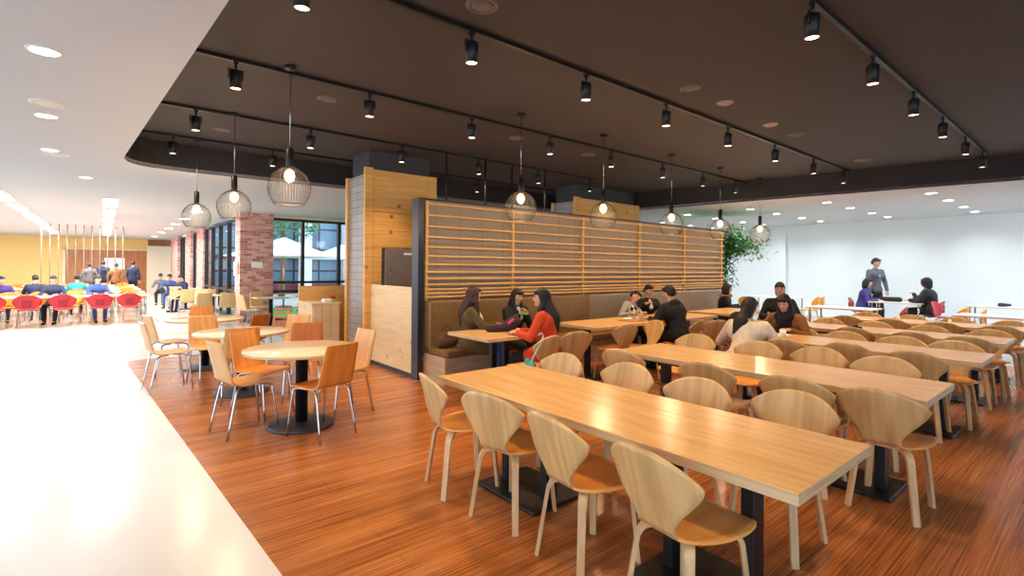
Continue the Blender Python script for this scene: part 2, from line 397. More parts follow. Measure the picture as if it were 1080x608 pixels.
def window_wall(name, pts, z1, mulls, rails, label):
    """pts: two ends (x,y); dark mullions at fractions, glass between"""
    a, b_ = Vector(pts[0]+(0,)), Vector(pts[1]+(0,)); L = (b_-a).length; ang = math.atan2(b_.y-a.y, b_.x-a.x)
    r = bpy.data.objects.new(name, None); C.objects.link(r); r.location = a; r.rotation_euler = (0, 0, ang); struct(r, label)
    fm = MB().box(0, L, -.05, .05, z1-.07, z1).box(0, L, -.05, .05, 0, .08)
    for z in rails: fm.box(0, L, -.045, .045, z-.035, z+.035)
    for t in mulls: fm.box(t*L-.04, t*L+.04, -.06, .06, .02, z1-.02)
    fm.build('window_frame', M['frame'], r)
    MB().box(0.02, L-.02, -.006, .006, .06, z1-.04).build('glass_pane', M['glass'], r)
    return r
window_wall('window_1', ((3.72, 15.4), (9.0, 15.4)), 2.93, [0, .162, .365, .58, .8, 1], [.82, 1.08], 'tall dark framed windows beside the brick pillar')
window_wall('window_2', ((2.98, 15.85), (2.98, 21.6)), 2.93, [0, .25, .5, .75, 1], [.82], 'dark framed side windows between brick pillars')
window_wall('window_3', ((2.98, 23.1), (2.98, 24.7)), 2.93, [0, .5, 1], [], 'narrow window between the brick pillars')
window_wall('window_4', ((2.98, 26.3), (2.98, 29.2)), 2.93, [0, .33, .66, 1], [], 'dark window before the farthest brick pillar')
struct(MB().box(9.0, 17.6, 15.35, 15.5, 0, ZS).build('wall_back', M['wall_w']), 'white wall behind the seating bay')
struct(MB().box(3.72, 9.0, 15.3, 15.5, 2.93, ZS).build('trim_2', M['beige']), 'beige strip above the windows')

# ---- outside the windows
struct(MB().box(-4, 60, 15.5, 70, -.12, -.06).build('ground_outside', plain('paving', (196, 192, 184), .8)), 'pale paved courtyard')
lw = MB().box(3.2, 14, 16.2, 20.5, -.058, -.03).build('lawn', plain('lawn_green', (56, 150, 70), .9, var=.3, scale=30)); struct(lw, 'green lawn outside')
bld = thing('office_building', 'office building with white pillars and blue glass outside the windows', 'building', (0, 0, 0))
gl = brick_mat('building_glass', (92, 122, 142), (128, 158, 176), (70, 60, 66), 1.5, 1.3, .06, 'xz', 0.0, .2)
MB().box(4, 40, 32, 34, 0, 11).build('glass_facade', gl, bld)
MB().box(4, 40, 31.7, 32.0, 2.0, 2.2).box(4, 40, 31.7, 32, .0, .5).box(4, 40, 31.7, 32, 5.4, 5.7).build('red_transom', plain('maroon_frame', (120, 40, 56), .5), bld, 'maroon horizontal band')
for x in (9.4, 12.0, 14.6, 17.4, 20.2, 23):
    MB().box(x-.3, x+.3, 30.8, 31.4, 0, 11).build('pillar', M['chair_white'], bld)
def parasol(x, y, zt, label, r=2.1):
    t = thing('parasol', label, 'parasol', (x, y, -.06), 0, 'white parasols in the courtyard')
    MB().lathe([(r, zt-.75), (r*.98, zt-.72), (r*.5, zt-.38), (.06, zt)], 8).build('canopy', M['chair_white'], t)
    MB().tube([(0, 0, 0), (0, 0, zt-.1)], .03).build('pole', M['chrome'], t)
    MB().lathe([(.3, 0), (.3, .08), (.05, .1)], 16).build('base', M['basegrey'], t)
parasol(5.4, 20.5, 2.72, 'white parasol nearest the brick pillar'); parasol(9.6, 25.6, 2.75, 'white parasol seen through the middle of the window'); parasol(10.6, 20.2, 2.65, 'white parasol at right end of the window')
def leafball(m, c, R, n, s, squash=1.0):
    for _ in range(n):
        u = Vector((random.gauss(0, 1), random.gauss(0, 1), random.gauss(0, 1))).normalized()*R*random.random()**.4; u.z *= squash
        p = Vector(c)+u; e = Euler((random.uniform(0, 6), random.uniform(0, 6), random.uniform(0, 6))).to_matrix()
        q = [e @ Vector(v) for v in ((0, -s, 0), (s*.35, 0, .1*s), (0, s, 0), (-s*.35, 0, .1*s))]
        m.add([p+v for v in q], [(0, 1, 2, 3)])
tr = thing('courtyard_tree', 'leafy green tree in the courtyard beside the brick pillar', 'tree', (7.0, 27, -.06))
lb = MB(); leafball(lb, (0, 0, 5.2), 2.3, 2600, .16, 1.1); lb.build('foliage', plain('tree_leaf', (86, 140, 92), .7, var=.3), tr)
MB().tube([(0, 0, 0), (.1, 0, 2), (0, .1, 4.6)], [.16, .12, .07]).build('trunk', M['brownc'], tr)

# ------------------------------------------------------------------ columns
def column(x0, x1, y0, y1, label, back=False):
    c = bpy.data.objects.new('column', None); C.objects.link(c); struct(c, label)
    MB().box(x0+.10, x1-.10, y0+.08, y1, 0, ZC).build('column_core', M['coldark'], c)
    MB().box(x0+.05, x0+.12, y0+.05, y1, 0, 3.03).build('tile_face', M['tile'], c)
    bo = MB()
    zz = [0, .5, 1.0, 1.28, 1.85, 2.12, 2.42, 2.74, 3.1]
    for a, b_ in zip(zz, zz[1:]): bo.box(x0+.14, x1-.16, y0, y0+.06, a+.002, b_-.002, .003)
    bo.build('plank_face', M['pine'], c)
    MB().box(x0, x0+.135, y0-.012, y0+.06, 0, 3.12, .003).box(x1-.155, x1, y0-.012, y0+.06, 0, 3.1, .003).build('corner_board', M['pine'], c)
    MB().box(x0+.0, x0+.14, y1-.02, y1+.06, 0, 3.04).build('edge_board', M['slat'], c)
    return c
column(3.2, 4.5, 7.6, 8.36, 'plywood and grey tile clad column')
column(8.0, 10.28, 7.6, 8.3, 'second clad column behind the slatted screen')
# screws
sc = thing('screw_heads', 'dark screw heads in two rows on the column boards', 'screws', (0, 0, 0))
for z in [1.3+.13*i for i in range(14)]:
    pass
C.objects.unlink(sc); bpy.data.objects.remove(sc)
hp = MB().box(3.30, 3.36, 6.16, 7.585, .06, 1.25, .004).build('half_wall', M['plylight']); struct(hp, 'light plywood half wall joining column and screen')
struct(MB().box(3.305, 3.355, 6.16, 7.585, 0, .06).build('baseboard_left', M['coldark']))
cab = thing('steel_cabinet', 'grey steel cabinet on the column above the plywood half wall', 'cabinet', (0, 0, 0))
MB().box(3.49, 4.10, 7.50, 7.598, 1.21, 1.84, .008).build('body', M['steel'], cab)
cd_ = MB().box(3.50, 4.09, 7.48, 7.502, 1.22, 1.83, .006).build('door', plain('brushed_grey', (124, 116, 112), .5), cab)
MB().box(3.82, 3.98, 7.474, 7.482, 1.73, 1.765).build('name_strip', M['paper'], cd_, 'small white strip near the top')
MB().tube([(3.58, 7.465, 1.36), (3.58, 7.465, 1.5)], .007).build('handle', M['chrome'], cd_)

# counter behind the column
ct = thing('plywood_counter', 'light plywood counter cabinet beside the tiled column', 'counter', (0, 0, 0))
MB().box(2.70, 3.17, 8.55, 9.3, 0, .89, .004).build('body', M['plylight'], ct)
for k in range(3): MB().box(2.715+.15*k, 2.855+.15*k, 8.53, 8.552, .04, .86, .003).build('door', M['plylight'], ct)
MB().box(2.68, 3.19, 8.52, 9.32, .89, .92, .004).build('worktop', M['plylight'], ct)
tag(MB().box(2.72, 3.6, 9.34, 9.38, 0, 1.18, .004).build('back_panel', M['pine']), 'orange stained plywood panel standing behind the counter', 'panel')
tag(MB().box(2.92, 3.06, 8.62, 8.76, .92, .975, .01).build('paper_box', M['paper']), 'small white box on the plywood counter', 'box')
tag(MB().box(3.06, 3.14, 8.6, 8.7, .92, .97, .01).build('green_packet', plain('green_pack', (120, 180, 60), .5)), 'green packet on the plywood counter', 'packet')
tag(MB().box(3.07, 3.17, 8.75, 8.85, .92, 1.02, .01).build('red_packet', plain('red_pack', (210, 40, 30), .5)), 'red packet on the plywood counter', 'packet')

# ------------------------------------------------------------------ slatted screen and bench
YS = 6.04; XS0, XS1 = 3.30, 11.45
scn = thing('slatted_screen', 'long wooden slatted screen with grey panels above the bench', 'screen', (0, 0, 0))
MB().box(XS0-.01, XS0+.075, YS-.02, YS+.16, 0, 2.47, .004).build('end_post', M['steel'], scn, 'dark steel end post')
MB().box(XS1, XS1+.05, YS-.0, YS+.14, 0, 2.47, .004).build('end_post', M['steel'], scn, 'dark steel end post')
MB().box(XS0+.07, XS1, YS+.04, YS+.12, .3, 2.455).build('back_panel', M['fabric'], scn)
MB().box(XS0+.02, XS1+.05, YS-.01, YS+.15, 2.455, 2.475, .002).build('top_rail', M['steel'], scn)
for z in (2.40, 2.245, 2.09, 1.945, 1.81, 1.685, 1.57, 1.465, 1.375, 1.295, 1.225, 1.17, 1.12):
    MB().box(XS0+.09, XS1-.02, YS-.045, YS-.015, z-.013, z+.013, .003).build('slat', M['slat'], scn)
for x in (3.43, 4.96, 6.56, 8.19, 9.78, 11.38):
    MB().box(x-.02, x+.02, YS-.015, YS+.04, 1.07, 2.44, .002).build('batten', M['slat'], scn)
bn = thing('bench', 'long tan upholstered bench against the slatted screen', 'bench', (0, 0, 0))
MB().box(XS0+.1, XS1-.1, 5.50, YS, 0, .36, .004).build('base', wood('bench_base', (176, 150, 116), (196, 172, 140), (3, 3, 20), .5), bn)
MB().box(XS0+.1, XS1-.1, 5.45, YS-.1, .36, .46, .02).build('seat_cushion', M['cushion'], bn)
xs = [XS0+.1, 5.0, 6.6, 8.2, 9.8, XS1-.08]
for i, (a, b_) in enumerate(zip(xs, xs[1:])):
    MB().box(a+.004, b_-.004, YS-.14, YS-.0, .42, 1.07, .02).build('backrest', M['leather'] if i < 2 else M['leather_t'], bn)
# thin rods hanging behind the screen
for i, (x, z) in enumerate(((4.33, 2.3), (5.12, 2.3), (5.72, 2.3), (6.53, 2.3))):
    ob = MB().tube([(x, 7.0, 2.2), (x, 7.0, ZC)], .016, 6).build('hanging_rod', M['black'])
    tag(ob, ['black rod behind the screen, nearest the plywood column', 'black rod behind the screen, second from the plywood column', 'black rod behind the screen, third from the plywood column', 'black rod behind the screen, fourth from the plywood column'][i], 'rod', 'black rods hanging behind the screen')
struct(MB().box(4.2, 6.7, 6.98, 7.04, 2.2, 2.24).build('trim_3', M['black']), 'black bar joining the rods')

# ------------------------------------------------------------------ ceiling fittings
def spot(n, loc, power, col, size, blend=.6, rad=.05, parent=None):
    l = bpy.data.lights.new(n, 'SPOT'); l.energy = power; l.color = col; l.spot_size = math.radians(size); l.spot_blend = blend; l.shadow_soft_size = rad
    o_ = bpy.data.objects.new(n, l); C.objects.link(o_); o_.location = loc
    if parent: o_.parent = parent
    return o_
WARM = (1.0, .66, .35)
M['lens'] = emis('spot_lens', (255, 214, 170), 9)
M['bulb'] = emis('bulb_glow', (255, 190, 110), 22)
M['down'] = emis('downlight_glow', (255, 252, 246), 14)
M['tubeglow'] = emis('strip_glow', (250, 252, 255), 6)
SPW = 85
ts = thing('track_spotlight', '', 'spotlight', (0, 0, 0))
MB().box(-.02, .02, -.015, .015, -.06, -.02).tube([(0, 0, -.05), (0, 0, -.11)], .012).build('stem', M['black'], ts)
MB().tube([(-.058, 0, -.11), (.058, 0, -.11)], .006, 6).tube([(-.058, 0, -.105), (-.058, 0, -.2)], .006, 6).tube([(.058, 0, -.105), (.058, 0, -.2)], .006, 6).build('bracket', M['black'], ts)
hs_ = MB().lathe([(.02, -.115), (.045, -.12), (.05, -.13), (.05, -.285), (.046, -.285), (.045, -.26)], 20).build('housing', M['black'], ts)
MB().lathe([(.044, -.268), (.044, -.275), (.001, -.277)], 20).build('lens', M['lens'], hs_)
spot('spot_beam', (0, 0, -.29), SPW, WARM, 95, .9, .045, ts)
tracks = [('first', 1.37, [1.15, 2.48, 3.81, 5.15, 6.49, 7.82, 9.2, 10.5]), ('second', 3.26, [.95, 2.24, 3.57, 4.9, 6.3, 7.7, 9.15, 10.55]),
          ('third', 5.12, [.92, 2.2, 3.53, 4.87, 6.2, 7.6, 8.93, 10.2]), ('fourth', 7.0, [.84, 2.17, 3.53, 4.98, 6.36, 7.8]), ('fifth', 8.65, [.76, 2.09, 4.8, 6.11, 7.4, 8.9])]
ORD = ['first', 'second', 'third', 'fourth', 'fifth', 'sixth', 'seventh', 'eighth', 'ninth', 'tenth', 'eleventh', 'twelfth']
used = False
for nm, y, xsn in tracks:
    x0_ = .745-.059*y
    ob = MB().box(x0_, {'fourth': 7.95, 'fifth': 9.9}.get(nm, 10.85), y-.018, y+.018, ZC-.035, ZC, .002).build('lighting_track', M['black']); tag(ob, f'black lighting track on the dark ceiling, {nm} from the camera', 'lighting track', 'black lighting tracks')
    for i, x in enumerate(xsn):
        lab = f'black track spotlight, {ORD[i]} from the aisle on the {nm} track from camera'
        if not used: ts.location = (x, y, ZC); ts['label'] = lab; ts['group'] = 'black track spotlights'; used = True
        else: dup(ts, (x, y, ZC), 0, lab, 'black track spotlights')
# pendants
pn = thing('pendant_lamp', '', 'pendant lamp', (0, 0, 0))
MB().lathe([(.055, 0), (.055, -.025), (.01, -.03)], 18).build('ceiling_rose', M['black'], pn)
MB().tube([(0, 0, -.02), (0, 0, -.78)], .004, 6).build('cord', M['chrome'], pn)
sk_ = MB().lathe([(.012, -.77), (.034, -.78), (.036, -.93), (.03, -.95), (.03, -.975)], 16).build('socket', M['black'], pn)
MB().ball((0, 0, -1.04), (.045, .045, .06), 14, 10).build('bulb', M['bulb'], sk_)
cg = MB(); prof = [(.045, -.955), (.10, -.985), (.15, -1.03), (.185, -1.10), (.192, -1.16), (.178, -1.23), (.15, -1.285), (.135, -1.31)]
for k in range(44):
    a = 2*PI*k/44; cg.tube([(r*math.cos(a), r*math.sin(a), z) for r, z in prof], .0016, 4, False)
for r, z in ((.045, -.955), (.135, -1.31)):
    cg.tube([(r*math.cos(2*PI*k/28), r*math.sin(2*PI*k/28), z) for k in range(29)], .004, 5)
cg.build('wire_cage', plain('wire', (52, 47, 44), .5), pn)
def pl(parent):
    l = bpy.data.lights.new('bulb_light', 'POINT'); l.energy = 18; l.color = (1, .72, .42); l.shadow_soft_size = .05
    q = bpy.data.objects.new('bulb_light', l); C.objects.link(q); q.location = (0, 0, -1.13); q.parent = parent
pl(pn)
pens = [(1.36, 5.0, 'above the nearest round table'), (1.25, 6.98, 'above the middle round table'), (1.08, 8.82, 'above the farthest round table'), (3.97, 4.69, 'above the bench tables, nearest the column'), (5.48, 4.66, 'above the bench tables, second from the column'),
        (7.26, 4.72, 'above the bench tables, third from the column'), (8.84, 4.72, 'above the bench tables, fourth from the column'), (10.49, 4.74, 'above the bench tables, farthest from the column')]
for i, (x, y, l_) in enumerate(pens):
    lab = 'black wire globe pendant lamp '+l_
    if i == 0: pn.location = (x, y, ZC); pn['label'] = lab; pn['group'] = 'wire globe pendant lamps'
    else: dup(pn, (x, y, ZC), i*.7, lab, 'wire globe pendant lamps')
# round vents / detectors
def vent(x, y, z, label, r=.11, mat=None):
    t = thing('ceiling_vent', label, 'ceiling vent', (x, y, z), 0, 'round ceiling vents')
    MB().lathe([(r, 0), (r*.98, -.008), (r*.8, -.016), (r*.72, -.004)], 28, caps=False).build('rim', mat or M['ventd'], t)
    MB().lathe([(r*.74, -.001), (r*.6, -.012), (r*.4, -.02), (.001, -.024)], 28).build('disc', mat or M['ventd'], t)
M['ventd'] = plain('vent_dark', (96, 84, 80), .5); M['ventw'] = plain('vent_white', (224, 220, 210), .5); M['ventb'] = plain('vent_grey', (168, 152, 142), .5)
vent(1.94, 5.68, ZC, 'dark round ceiling vent left of the tall pendants'); vent(2.1, 2.93, ZC, 'dark round ceiling vent at the top of the view', .12)
vent(4.73, 2.86, ZC, 'dark round vent beside the pale ceiling discs', .11); vent(5.45, 2.86, ZC, 'pale round ceiling disc, nearer of two', .09, M['ventb']); vent(6.71, 2.9, ZC, 'pale round ceiling disc, farther of two', .09, M['ventb'])
vent(7.46, 2.88, ZC, 'dark round vent just beyond the pale discs', .12); vent(4.63, 5.57, ZC, 'dark round vent beside the fourth pendant cord', .11); vent(10.0, 2.8, ZC, 'dark round vent near the far fascia', .13)
vent(6.2, 5.6, ZC, 'dark round vent above the slatted screen middle', .11); vent(1.25, 7.9, ZC, 'dark round vent near the far dark fascia', .11)
vent(-.41, 6.23, ZS, 'white round vent between the aisle downlights', .13, M['ventw']); vent(-.49, 9.01, ZS, 'white round vent beyond the third aisle downlight', .13, M['ventw'])
# downlights
dl = thing('downlight', '', 'downlight', (0, 0, 0))
MB().lathe([(.098, 0), (.096, -.008), (.082, -.01), (.08, 0)], 24, caps=False).build('trim_ring', M['ventw'], dl)
MB().lathe([(.084, -.003), (.08, -.006), (.001, -.007)], 24).build('diffuser', M['down'], dl)
dsp = spot('downlight_beam', (0, 0, -.03), 85, (.90, .96, 1.0), 150, 1, .08, dl)
first = True
def down(x, y, label, group, s=1.0):
    global first
    if first: dl.location = (x, y, ZS); dl['label'] = label; dl['group'] = group; first = False; return
    dup(dl, (x, y, ZS), 0, label, group, scale=(s, s, 1) if s != 1 else None)
for i, (x, y) in enumerate(((-.33, 4.72), (-.45, 6.75), (-.54, 8.7), (-.24, 10.99))):
    down(x, y, f'white downlight over the white aisle, {ORD[i]} from the camera', 'aisle downlights')
for i, x in enumerate((12.05, 13.5, 15.1, 16.45)):
    for j, y in enumerate((-1.2, .55, 2.28, 4.03, 5.68, 7.35, 9.1)):
        if y < 2 and i < 1: continue
        down(x, y, f'white downlight in far bay, {ORD[i]} row from the fascia, {ORD[j]} from the near end', 'far bay downlights')
for i, y in enumerate((15.8, 18.4, 20.9, 23.5, 26.5, 30.2)):
    down(1.95, y, f'oval white downlight beside the brick wall, {ORD[i]} along the hall', 'hall downlights', 1.7)
for k, (x, lab) in enumerate(((.12, 'long fluorescent strip down the middle of the hall ceiling'), (-1.68, 'long fluorescent strip on the hall ceiling nearer the left edge'))):
    t = thing('ceiling_strip_light', lab, 'strip light', (x, 14, ZS), 0, 'hall strip lights')
    for j in range(6):
        y = .2+j*2.9; MB().box(-.12, .12, y, y+1.7, -.02, 0).build('diffuser', M['tubeglow'], t)
    MB().box(-.15, .15, 0, 17.8, -.008, 0).build('frame', M['ventw'], t)
    for j in range(3):
        l = bpy.data.lights.new('strip_glow', 'AREA'); l.shape = 'RECTANGLE'; l.size = .3; l.size_y = 4; l.energy = 190; l.color = (1, .98, .95)
        q = bpy.data.objects.new('strip_glow', l); C.objects.link(q); q.parent = t; q.location = (0, 2.5+6*j, -.05)
# row of thin steel poles in the hall
for i in range(11):
    x = -1.68+.226*i
    tag(MB().tube([(x, 24, 0), (x, 24, ZS)], .016, 8).build('steel_pole', M['pole']), f'thin steel floor to ceiling pole, {ORD[i]} from the left in the hall divider', 'pole', 'hall divider poles')

# ------------------------------------------------------------------ wooden fan-back chair (faces +Y)
def smooth(t): t = max(0, min(1, t)); return t*t*(3-2*t)
def lerp(a, b, t): return a+(b-a)*t
def interp(tab, s):
    for (s0, v0), (s1, v1) in zip(tab, tab[1:]):
        if s <= s1: return lerp(v0, v1, smooth((s-s0)/(s1-s0)) if False else (s-s0)/(s1-s0))
    return tab[-1][1]
def catmull(pts, n):
    out = []
    P = [pts[0]]+list(pts)+[pts[-1]]
    for i in range(1, len(P)-2):
        for k in range(n):
            t = k/n; p0, p1, p2, p3 = P[i-1], P[i], P[i+1], P[i+2]
            out.append(tuple(.5*((2*p1[j])+(-p0[j]+p2[j])*t+(2*p0[j]-5*p1[j]+4*p2[j]-p3[j])*t*t+(-p0[j]+3*p1[j]-3*p2[j]+p3[j])*t**3) for j in range(len(p1))))
    out.append(tuple(pts[-1])); return out
# (y, z, half width)
SEAT = [(.235, .430, .06), (.232, .432, .13), (.215, .437, .178), (.17, .442, .205), (.09, .436, .218), (0, .430, .204), (-.08, .428, .172), (-.14, .430, .128), (-.18, .445, .108)]
def back_grid(zt, drop, tab, Q=17, R=16, y0=-.18, y1=-.292, cup=1.0):
    """fan back: rows rise to an arched top edge; tab gives the half width up the back"""
    out = []
    for i in range(R):
        v = i/(R-1); h = interp(tab, v); row = []
        for j in range(Q):
            t = -1+2*j/(Q-1); top = zt-drop*abs(t)**2.5; z = .445+v*(top-.445)
            w_ = h*t; f_ = (z-.445)/(zt-.445)
            y = y0+(y1-y0)*(1-(1-f_)**1.25)+cup*w_*w_*smooth((z-.46)/.2)
            row.append((w_, y, z+(.25*w_*w_ if v < .12 else 0)))
        out.append(row)
    return out
FANTAB = [(0, .104), (.1, .100), (.2, .108), (.35, .136), (.5, .170), (.65, .204), (.78, .230), (.87, .243), (.93, .247), (.97, .245), (1, .236)]
def leg_ply(m, path, az, w0=.05, w1=.036, th=.02):
    """flat bent-ply leg: path of (radial distance, height), width across the radial plane"""
    pts = catmull(path, 4); n = len(pts); c, s_ = math.cos(az), math.sin(az); rings = []
    for i, (r, z) in enumerate(pts):
        a_, b_ = pts[max(i-1, 0)], pts[min(i+1, n-1)]; dx, dz = b_[0]-a_[0], b_[1]-a_[1]; L = math.hypot(dx, dz) or 1; nx, nz = -dz/L, dx/L
        w = (w0+(w1-w0)*i/(n-1))/2; q = []
        for sw, sn in ((-1, -1), (1, -1), (1, 1), (-1, 1)):
            rr = r+nx*th/2*sn; q.append((rr*c-sw*w*s_, rr*s_+sw*w*c, z+nz*th/2*sn))
        rings.append(q)
    return m.ring(rings, True, False)
def chair_sheet(tab, n, cup_y, cup_z, Q=13):
    rows = catmull(tab, n); out = []
    for y, z, h in rows:
        r = []
        for j in range(Q):
            t = -1+2*j/(Q-1); x = h*t
            r.append((x, y+cup_y(z)*x*x, z+cup_z(y)*x*x))
        out.append(r)
    return out
def fan_chair():
    t = thing('wooden_chair', '', 'chair', (0, 0, 0))
    MB().sheet(chair_sheet(SEAT, 3, lambda z: 0, lambda y: .25), .013).build('seat', M['ply_seat_lit'], t)
    MB().sheet(back_grid(.799, .088, FANTAB), .013).build('backrest', M['ply'], t)
    for az in (48, 132):
        leg_ply(MB(), [(.05, .413), (.14, .415), (.185, .408), (.21, .38), (.225, .33), (.262, 0)], math.radians(az)).build('leg', M['ply_leg'], t)
        leg_ply(MB(), [(.05, .409), (.13, .411), (.175, .402), (.20, .37), (.213, .32), (.265, 0)], math.radians(-az)).build('leg', M['ply_leg'], t)
    MB().box(-.09, .09, -.12, .12, .405, .424, .003).build('seat_block', M['ply_leg'], t)
    return t
FAN = fan_chair(); fan_used = False
def fan(x, y, deg, label, group, mats=None, s=1.0):
    """deg: heading of the seat front, 0 = +X"""
    global fan_used
    rz = math.radians(deg-90)
    if not fan_used and not mats:
        FAN.location = (x, y, 0); FAN.rotation_euler = (0, 0, rz); FAN['label'] = label; FAN['group'] = group; fan_used = True; return FAN
    return dup(FAN, (x, y, 0), rz, label, group, mats)
BROWN = {'chair_veneer': 'brown_veneer'}
# ------------------------------------------------------------------ long tables
def long_table(x, w, y0, y1, label, last=False):
    t = thing('long_table', label, 'table', (x+w/2, (y0+y1)/2, 0), 0, 'long oak tables'); hw = w/2; hl = (y1-y0)/2
    tp = MB().box(-hw, hw, -hl, hl, .695, .74, .002).build('tabletop', M['oak'], t)
    e = MB().box(-hw-.0015, -hw+.001, -hl, hl, .697, .738).box(hw-.001, hw+.0015, -hl, hl, .697, .738).box(-hw, hw, -hl-.0015, -hl+.001, .697, .738).box(-hw, hw, hl-.001, hl+.0015, .697, .738)
    e.build('edge_band', M['oak_edge'], tp, 'pale oak edge band')
    for s in (-1, 1):
        b = MB().box(-.22, .24, s*.66-.30, s*.66+.30, 0, .022, .006).build('base_plate', M['black'], t)
        for q in (-1, 1): MB().box(-.05, .05, s*.66+q*.2-.03, s*.66+q*.2+.03, .02, .66, .004).build('column', M['black'], t)
        MB().box(-.28, .28, s*.66-.26, s*.66+.26, .66, .695, .003).build('support_plate', M['black'], t)
    return t
tabs = [(1.87, .78, .71, 3.11, 'front'), (3.82, .76, .74, 3.10, 'second'), (5.80, .75, .76, 3.10, 'third'), (7.53, .75, .80, 3.10, 'fourth'), (9.40, .75, .82, 3.12, 'fifth')]
for x, w, y0, y1, nm in tabs:
    long_table(x, w, y0, y1, f'long light oak table, {nm} row from the camera')
G = 'wooden fan-back chairs at the long tables'
def seat_row(xx, ys, deg, tn, side, mats=None, jit=0):
    for i, y in enumerate(ys):
        dg = deg[i] if isinstance(deg, list) else deg
        fan(xx[i] if isinstance(xx, (list, tuple)) else xx, y, dg, f'oak fan-back chair, {side} of {tn} long table, {ORD[i]} from its screen end', G, mats)
seat_row([1.96, 1.98, 1.97, 1.96], [2.93, 2.39, 1.77, 1.19], [-12, 11, -7, -8], 'front', 'near side')
seat_row([2.78, 2.86, 2.80, 2.93], [3.00, 2.38, 1.77, 1.23], 180, 'front', 'far side')
seat_row([3.88, 3.90, 3.91, 3.94], [2.88, 2.08, 1.43, .95], 0, 'second', 'near side')
seat_row([4.90, 4.90, 4.96, 4.84], [3.02, 2.33, 1.80, 1.26], 180, 'second', 'far side')
seat_row([5.99, 5.84, 6.05, 5.93], [2.78, 2.26, 1.76, 1.2], 0, 'third', 'near side')
seat_row([6.62, 6.62, 6.62, 6.62], [2.6, 2.1, 1.55, 1.1], 180, 'third', 'far side')
seat_row([7.75, 7.72, 7.76, 7.74], [2.88, 2.2, 1.6, 1.1], 0, 'fourth', 'near side')
seat_row([8.35, 8.33, 8.36, 8.35], [2.85, 2.25, 1.65, 1.05], 180, 'fourth', 'far side')
seat_row([9.62, 9.6, 9.6, 9.62], [2.85, 2.25, 1.65, 1.05], 0, 'fifth', 'near side')
seat_row([10.2, 10.22, 10.2, 10.22], [2.85, 2.25, 1.65, 1.05], 180, 'fifth', 'far side')
# bench tables
def bench_table(x0, x1, y0, y1, label):
    t = thing('bench_table', label, 'table', ((x0+x1)/2, (y0+y1)/2, 0), 0, 'oak tables along the bench'); hx = (x1-x0)/2; hy = (y1-y0)/2
    q_ = .2 if hx < .5 else .62
    tp = MB().box(-hx, hx, -hy, hy, .70, .74, .002).build('tabletop', M['oak'], t)
    MB().box(-hx-.0015, hx+.0015, -hy-.0015, hy+.0015, .702, .738).build('edge_band', M['oak_edge'], tp)
    for s in (-1, 1):
        MB().box(s*hx*q_-.04, s*hx*q_+.04, -.03, .03, .015, .70, .004).build('column', M['black'], t)
        MB().box(s*hx*q_-.12, s*hx*q_+.12, -.26, .26, 0, .018, .004).build('base_plate', M['black'], t)
bench_table(3.27, 4.22, 4.40, 5.22, 'oak bench table nearest the column, with a dark bag on it')
bench_table(5.06, 6.55, 4.42, 5.22, 'oak bench table in front of the leaning man')
bench_table(6.75, 8.2, 4.42, 5.22, 'oak bench table behind the person in black coat')
bench_table(8.6, 10.1, 4.42, 5.22, 'oak bench table nearest the far end of the screen')
G2 = 'fan-back chairs at the bench tables'
fan(3.70, 4.16, 100, 'oak fan-back chair under the woman in orange coat', G2)
fan(4.32, 4.26, 80, 'oak fan-back chair just behind the woman in orange coat', G2)
fan(5.42, 4.42, 85, 'oak fan-back chair facing the bench table, beside the dark table legs', G2)
fan(5.86, 4.30, 160, 'oak fan-back chair turned sideways in front of black coated man', G2)
fan(6.62, 4.12, 100, 'oak fan-back chair under the man in black coat', G2)
fan(7.05, 3.95, 60, 'oak fan-back chair with a black backpack hanging behind it', G2)
for x, y in ((9.0, 4.2), (9.8, 4.2)): fan(x, y, 90, f'oak fan-back chair at the farthest bench table, {"nearer" if x < 9.5 else "farther"} one', G2)

# ------------------------------------------------------------------ plywood shell chair on chrome legs
SH = [(.215, .452, .185), (.205, .457, .19), (.12, .456, .193), (0, .45, .195), (-.10, .452, .193), (-.155, .470, .19), (-.185, .52, .186), (-.205, .60, .184), (-.235, .72, .178), (-.262, .82, .172), (-.268, .84, .165)]
def shell_chair(name, mat, slots=False):
    t = thing(name, '', 'chair', (0, 0, 0))
    rows = catmull(SH, 3); ns = 5*3+1
    def grid(rr): return [[(h*(-1+2*j/8), y+.25*(h*(-1+2*j/8))**2*(z > .5), z+.15*(h*(-1+2*j/8))**2) for j in range(9)] for y, z, h in rr]
    MB().sheet(grid(rows[:ns]), .011).build('seat', mat, t)
    if not slots:
        MB().sheet(grid(rows[ns-1:]), .011).build('backrest', mat, t)
    else:
        g = grid(rows[ns-1:]); b = MB(); n = len(g)
        b.sheet([[r[j] for j in (0, 1)] for r in g], .011); b.sheet([[r[j] for j in (7, 8)] for r in g], .011)
        k = 0
        while k+1 < n:
            b.sheet([r[1:8] for r in g[k:k+2]], .011); k += 2 if k > 4 else 1
        b.build('backrest', mat, t)
    for sx in (-1, 1):
        MB().tube(catmull([(.15*sx, .05, .437), (.165*sx, .13, .437), (.172*sx, .17, .42), (.176*sx, .185, .38), (.195*sx, .235, 0)], 3), .009, 8).build('leg', M['chrome'], t)
        MB().tube(catmull([(.15*sx, -.02, .437), (.165*sx, -.09, .437), (.172*sx, -.125, .42), (.176*sx, -.14, .38), (.195*sx, -.215, 0)], 3), .009, 8).build('leg', M['chrome'], t)
    MB().tube([(-.155, .05, .437), (.155, .05, .437)], .009, 8).tube([(-.155, -.03, .437), (.155, -.03, .437)], .009, 8).build('seat_frame', M['chrome'], t)
    return t
SHL = shell_chair('plywood_chair', M['beech']); SLT = shell_chair('slotted_chair', M['beech_d'], True)
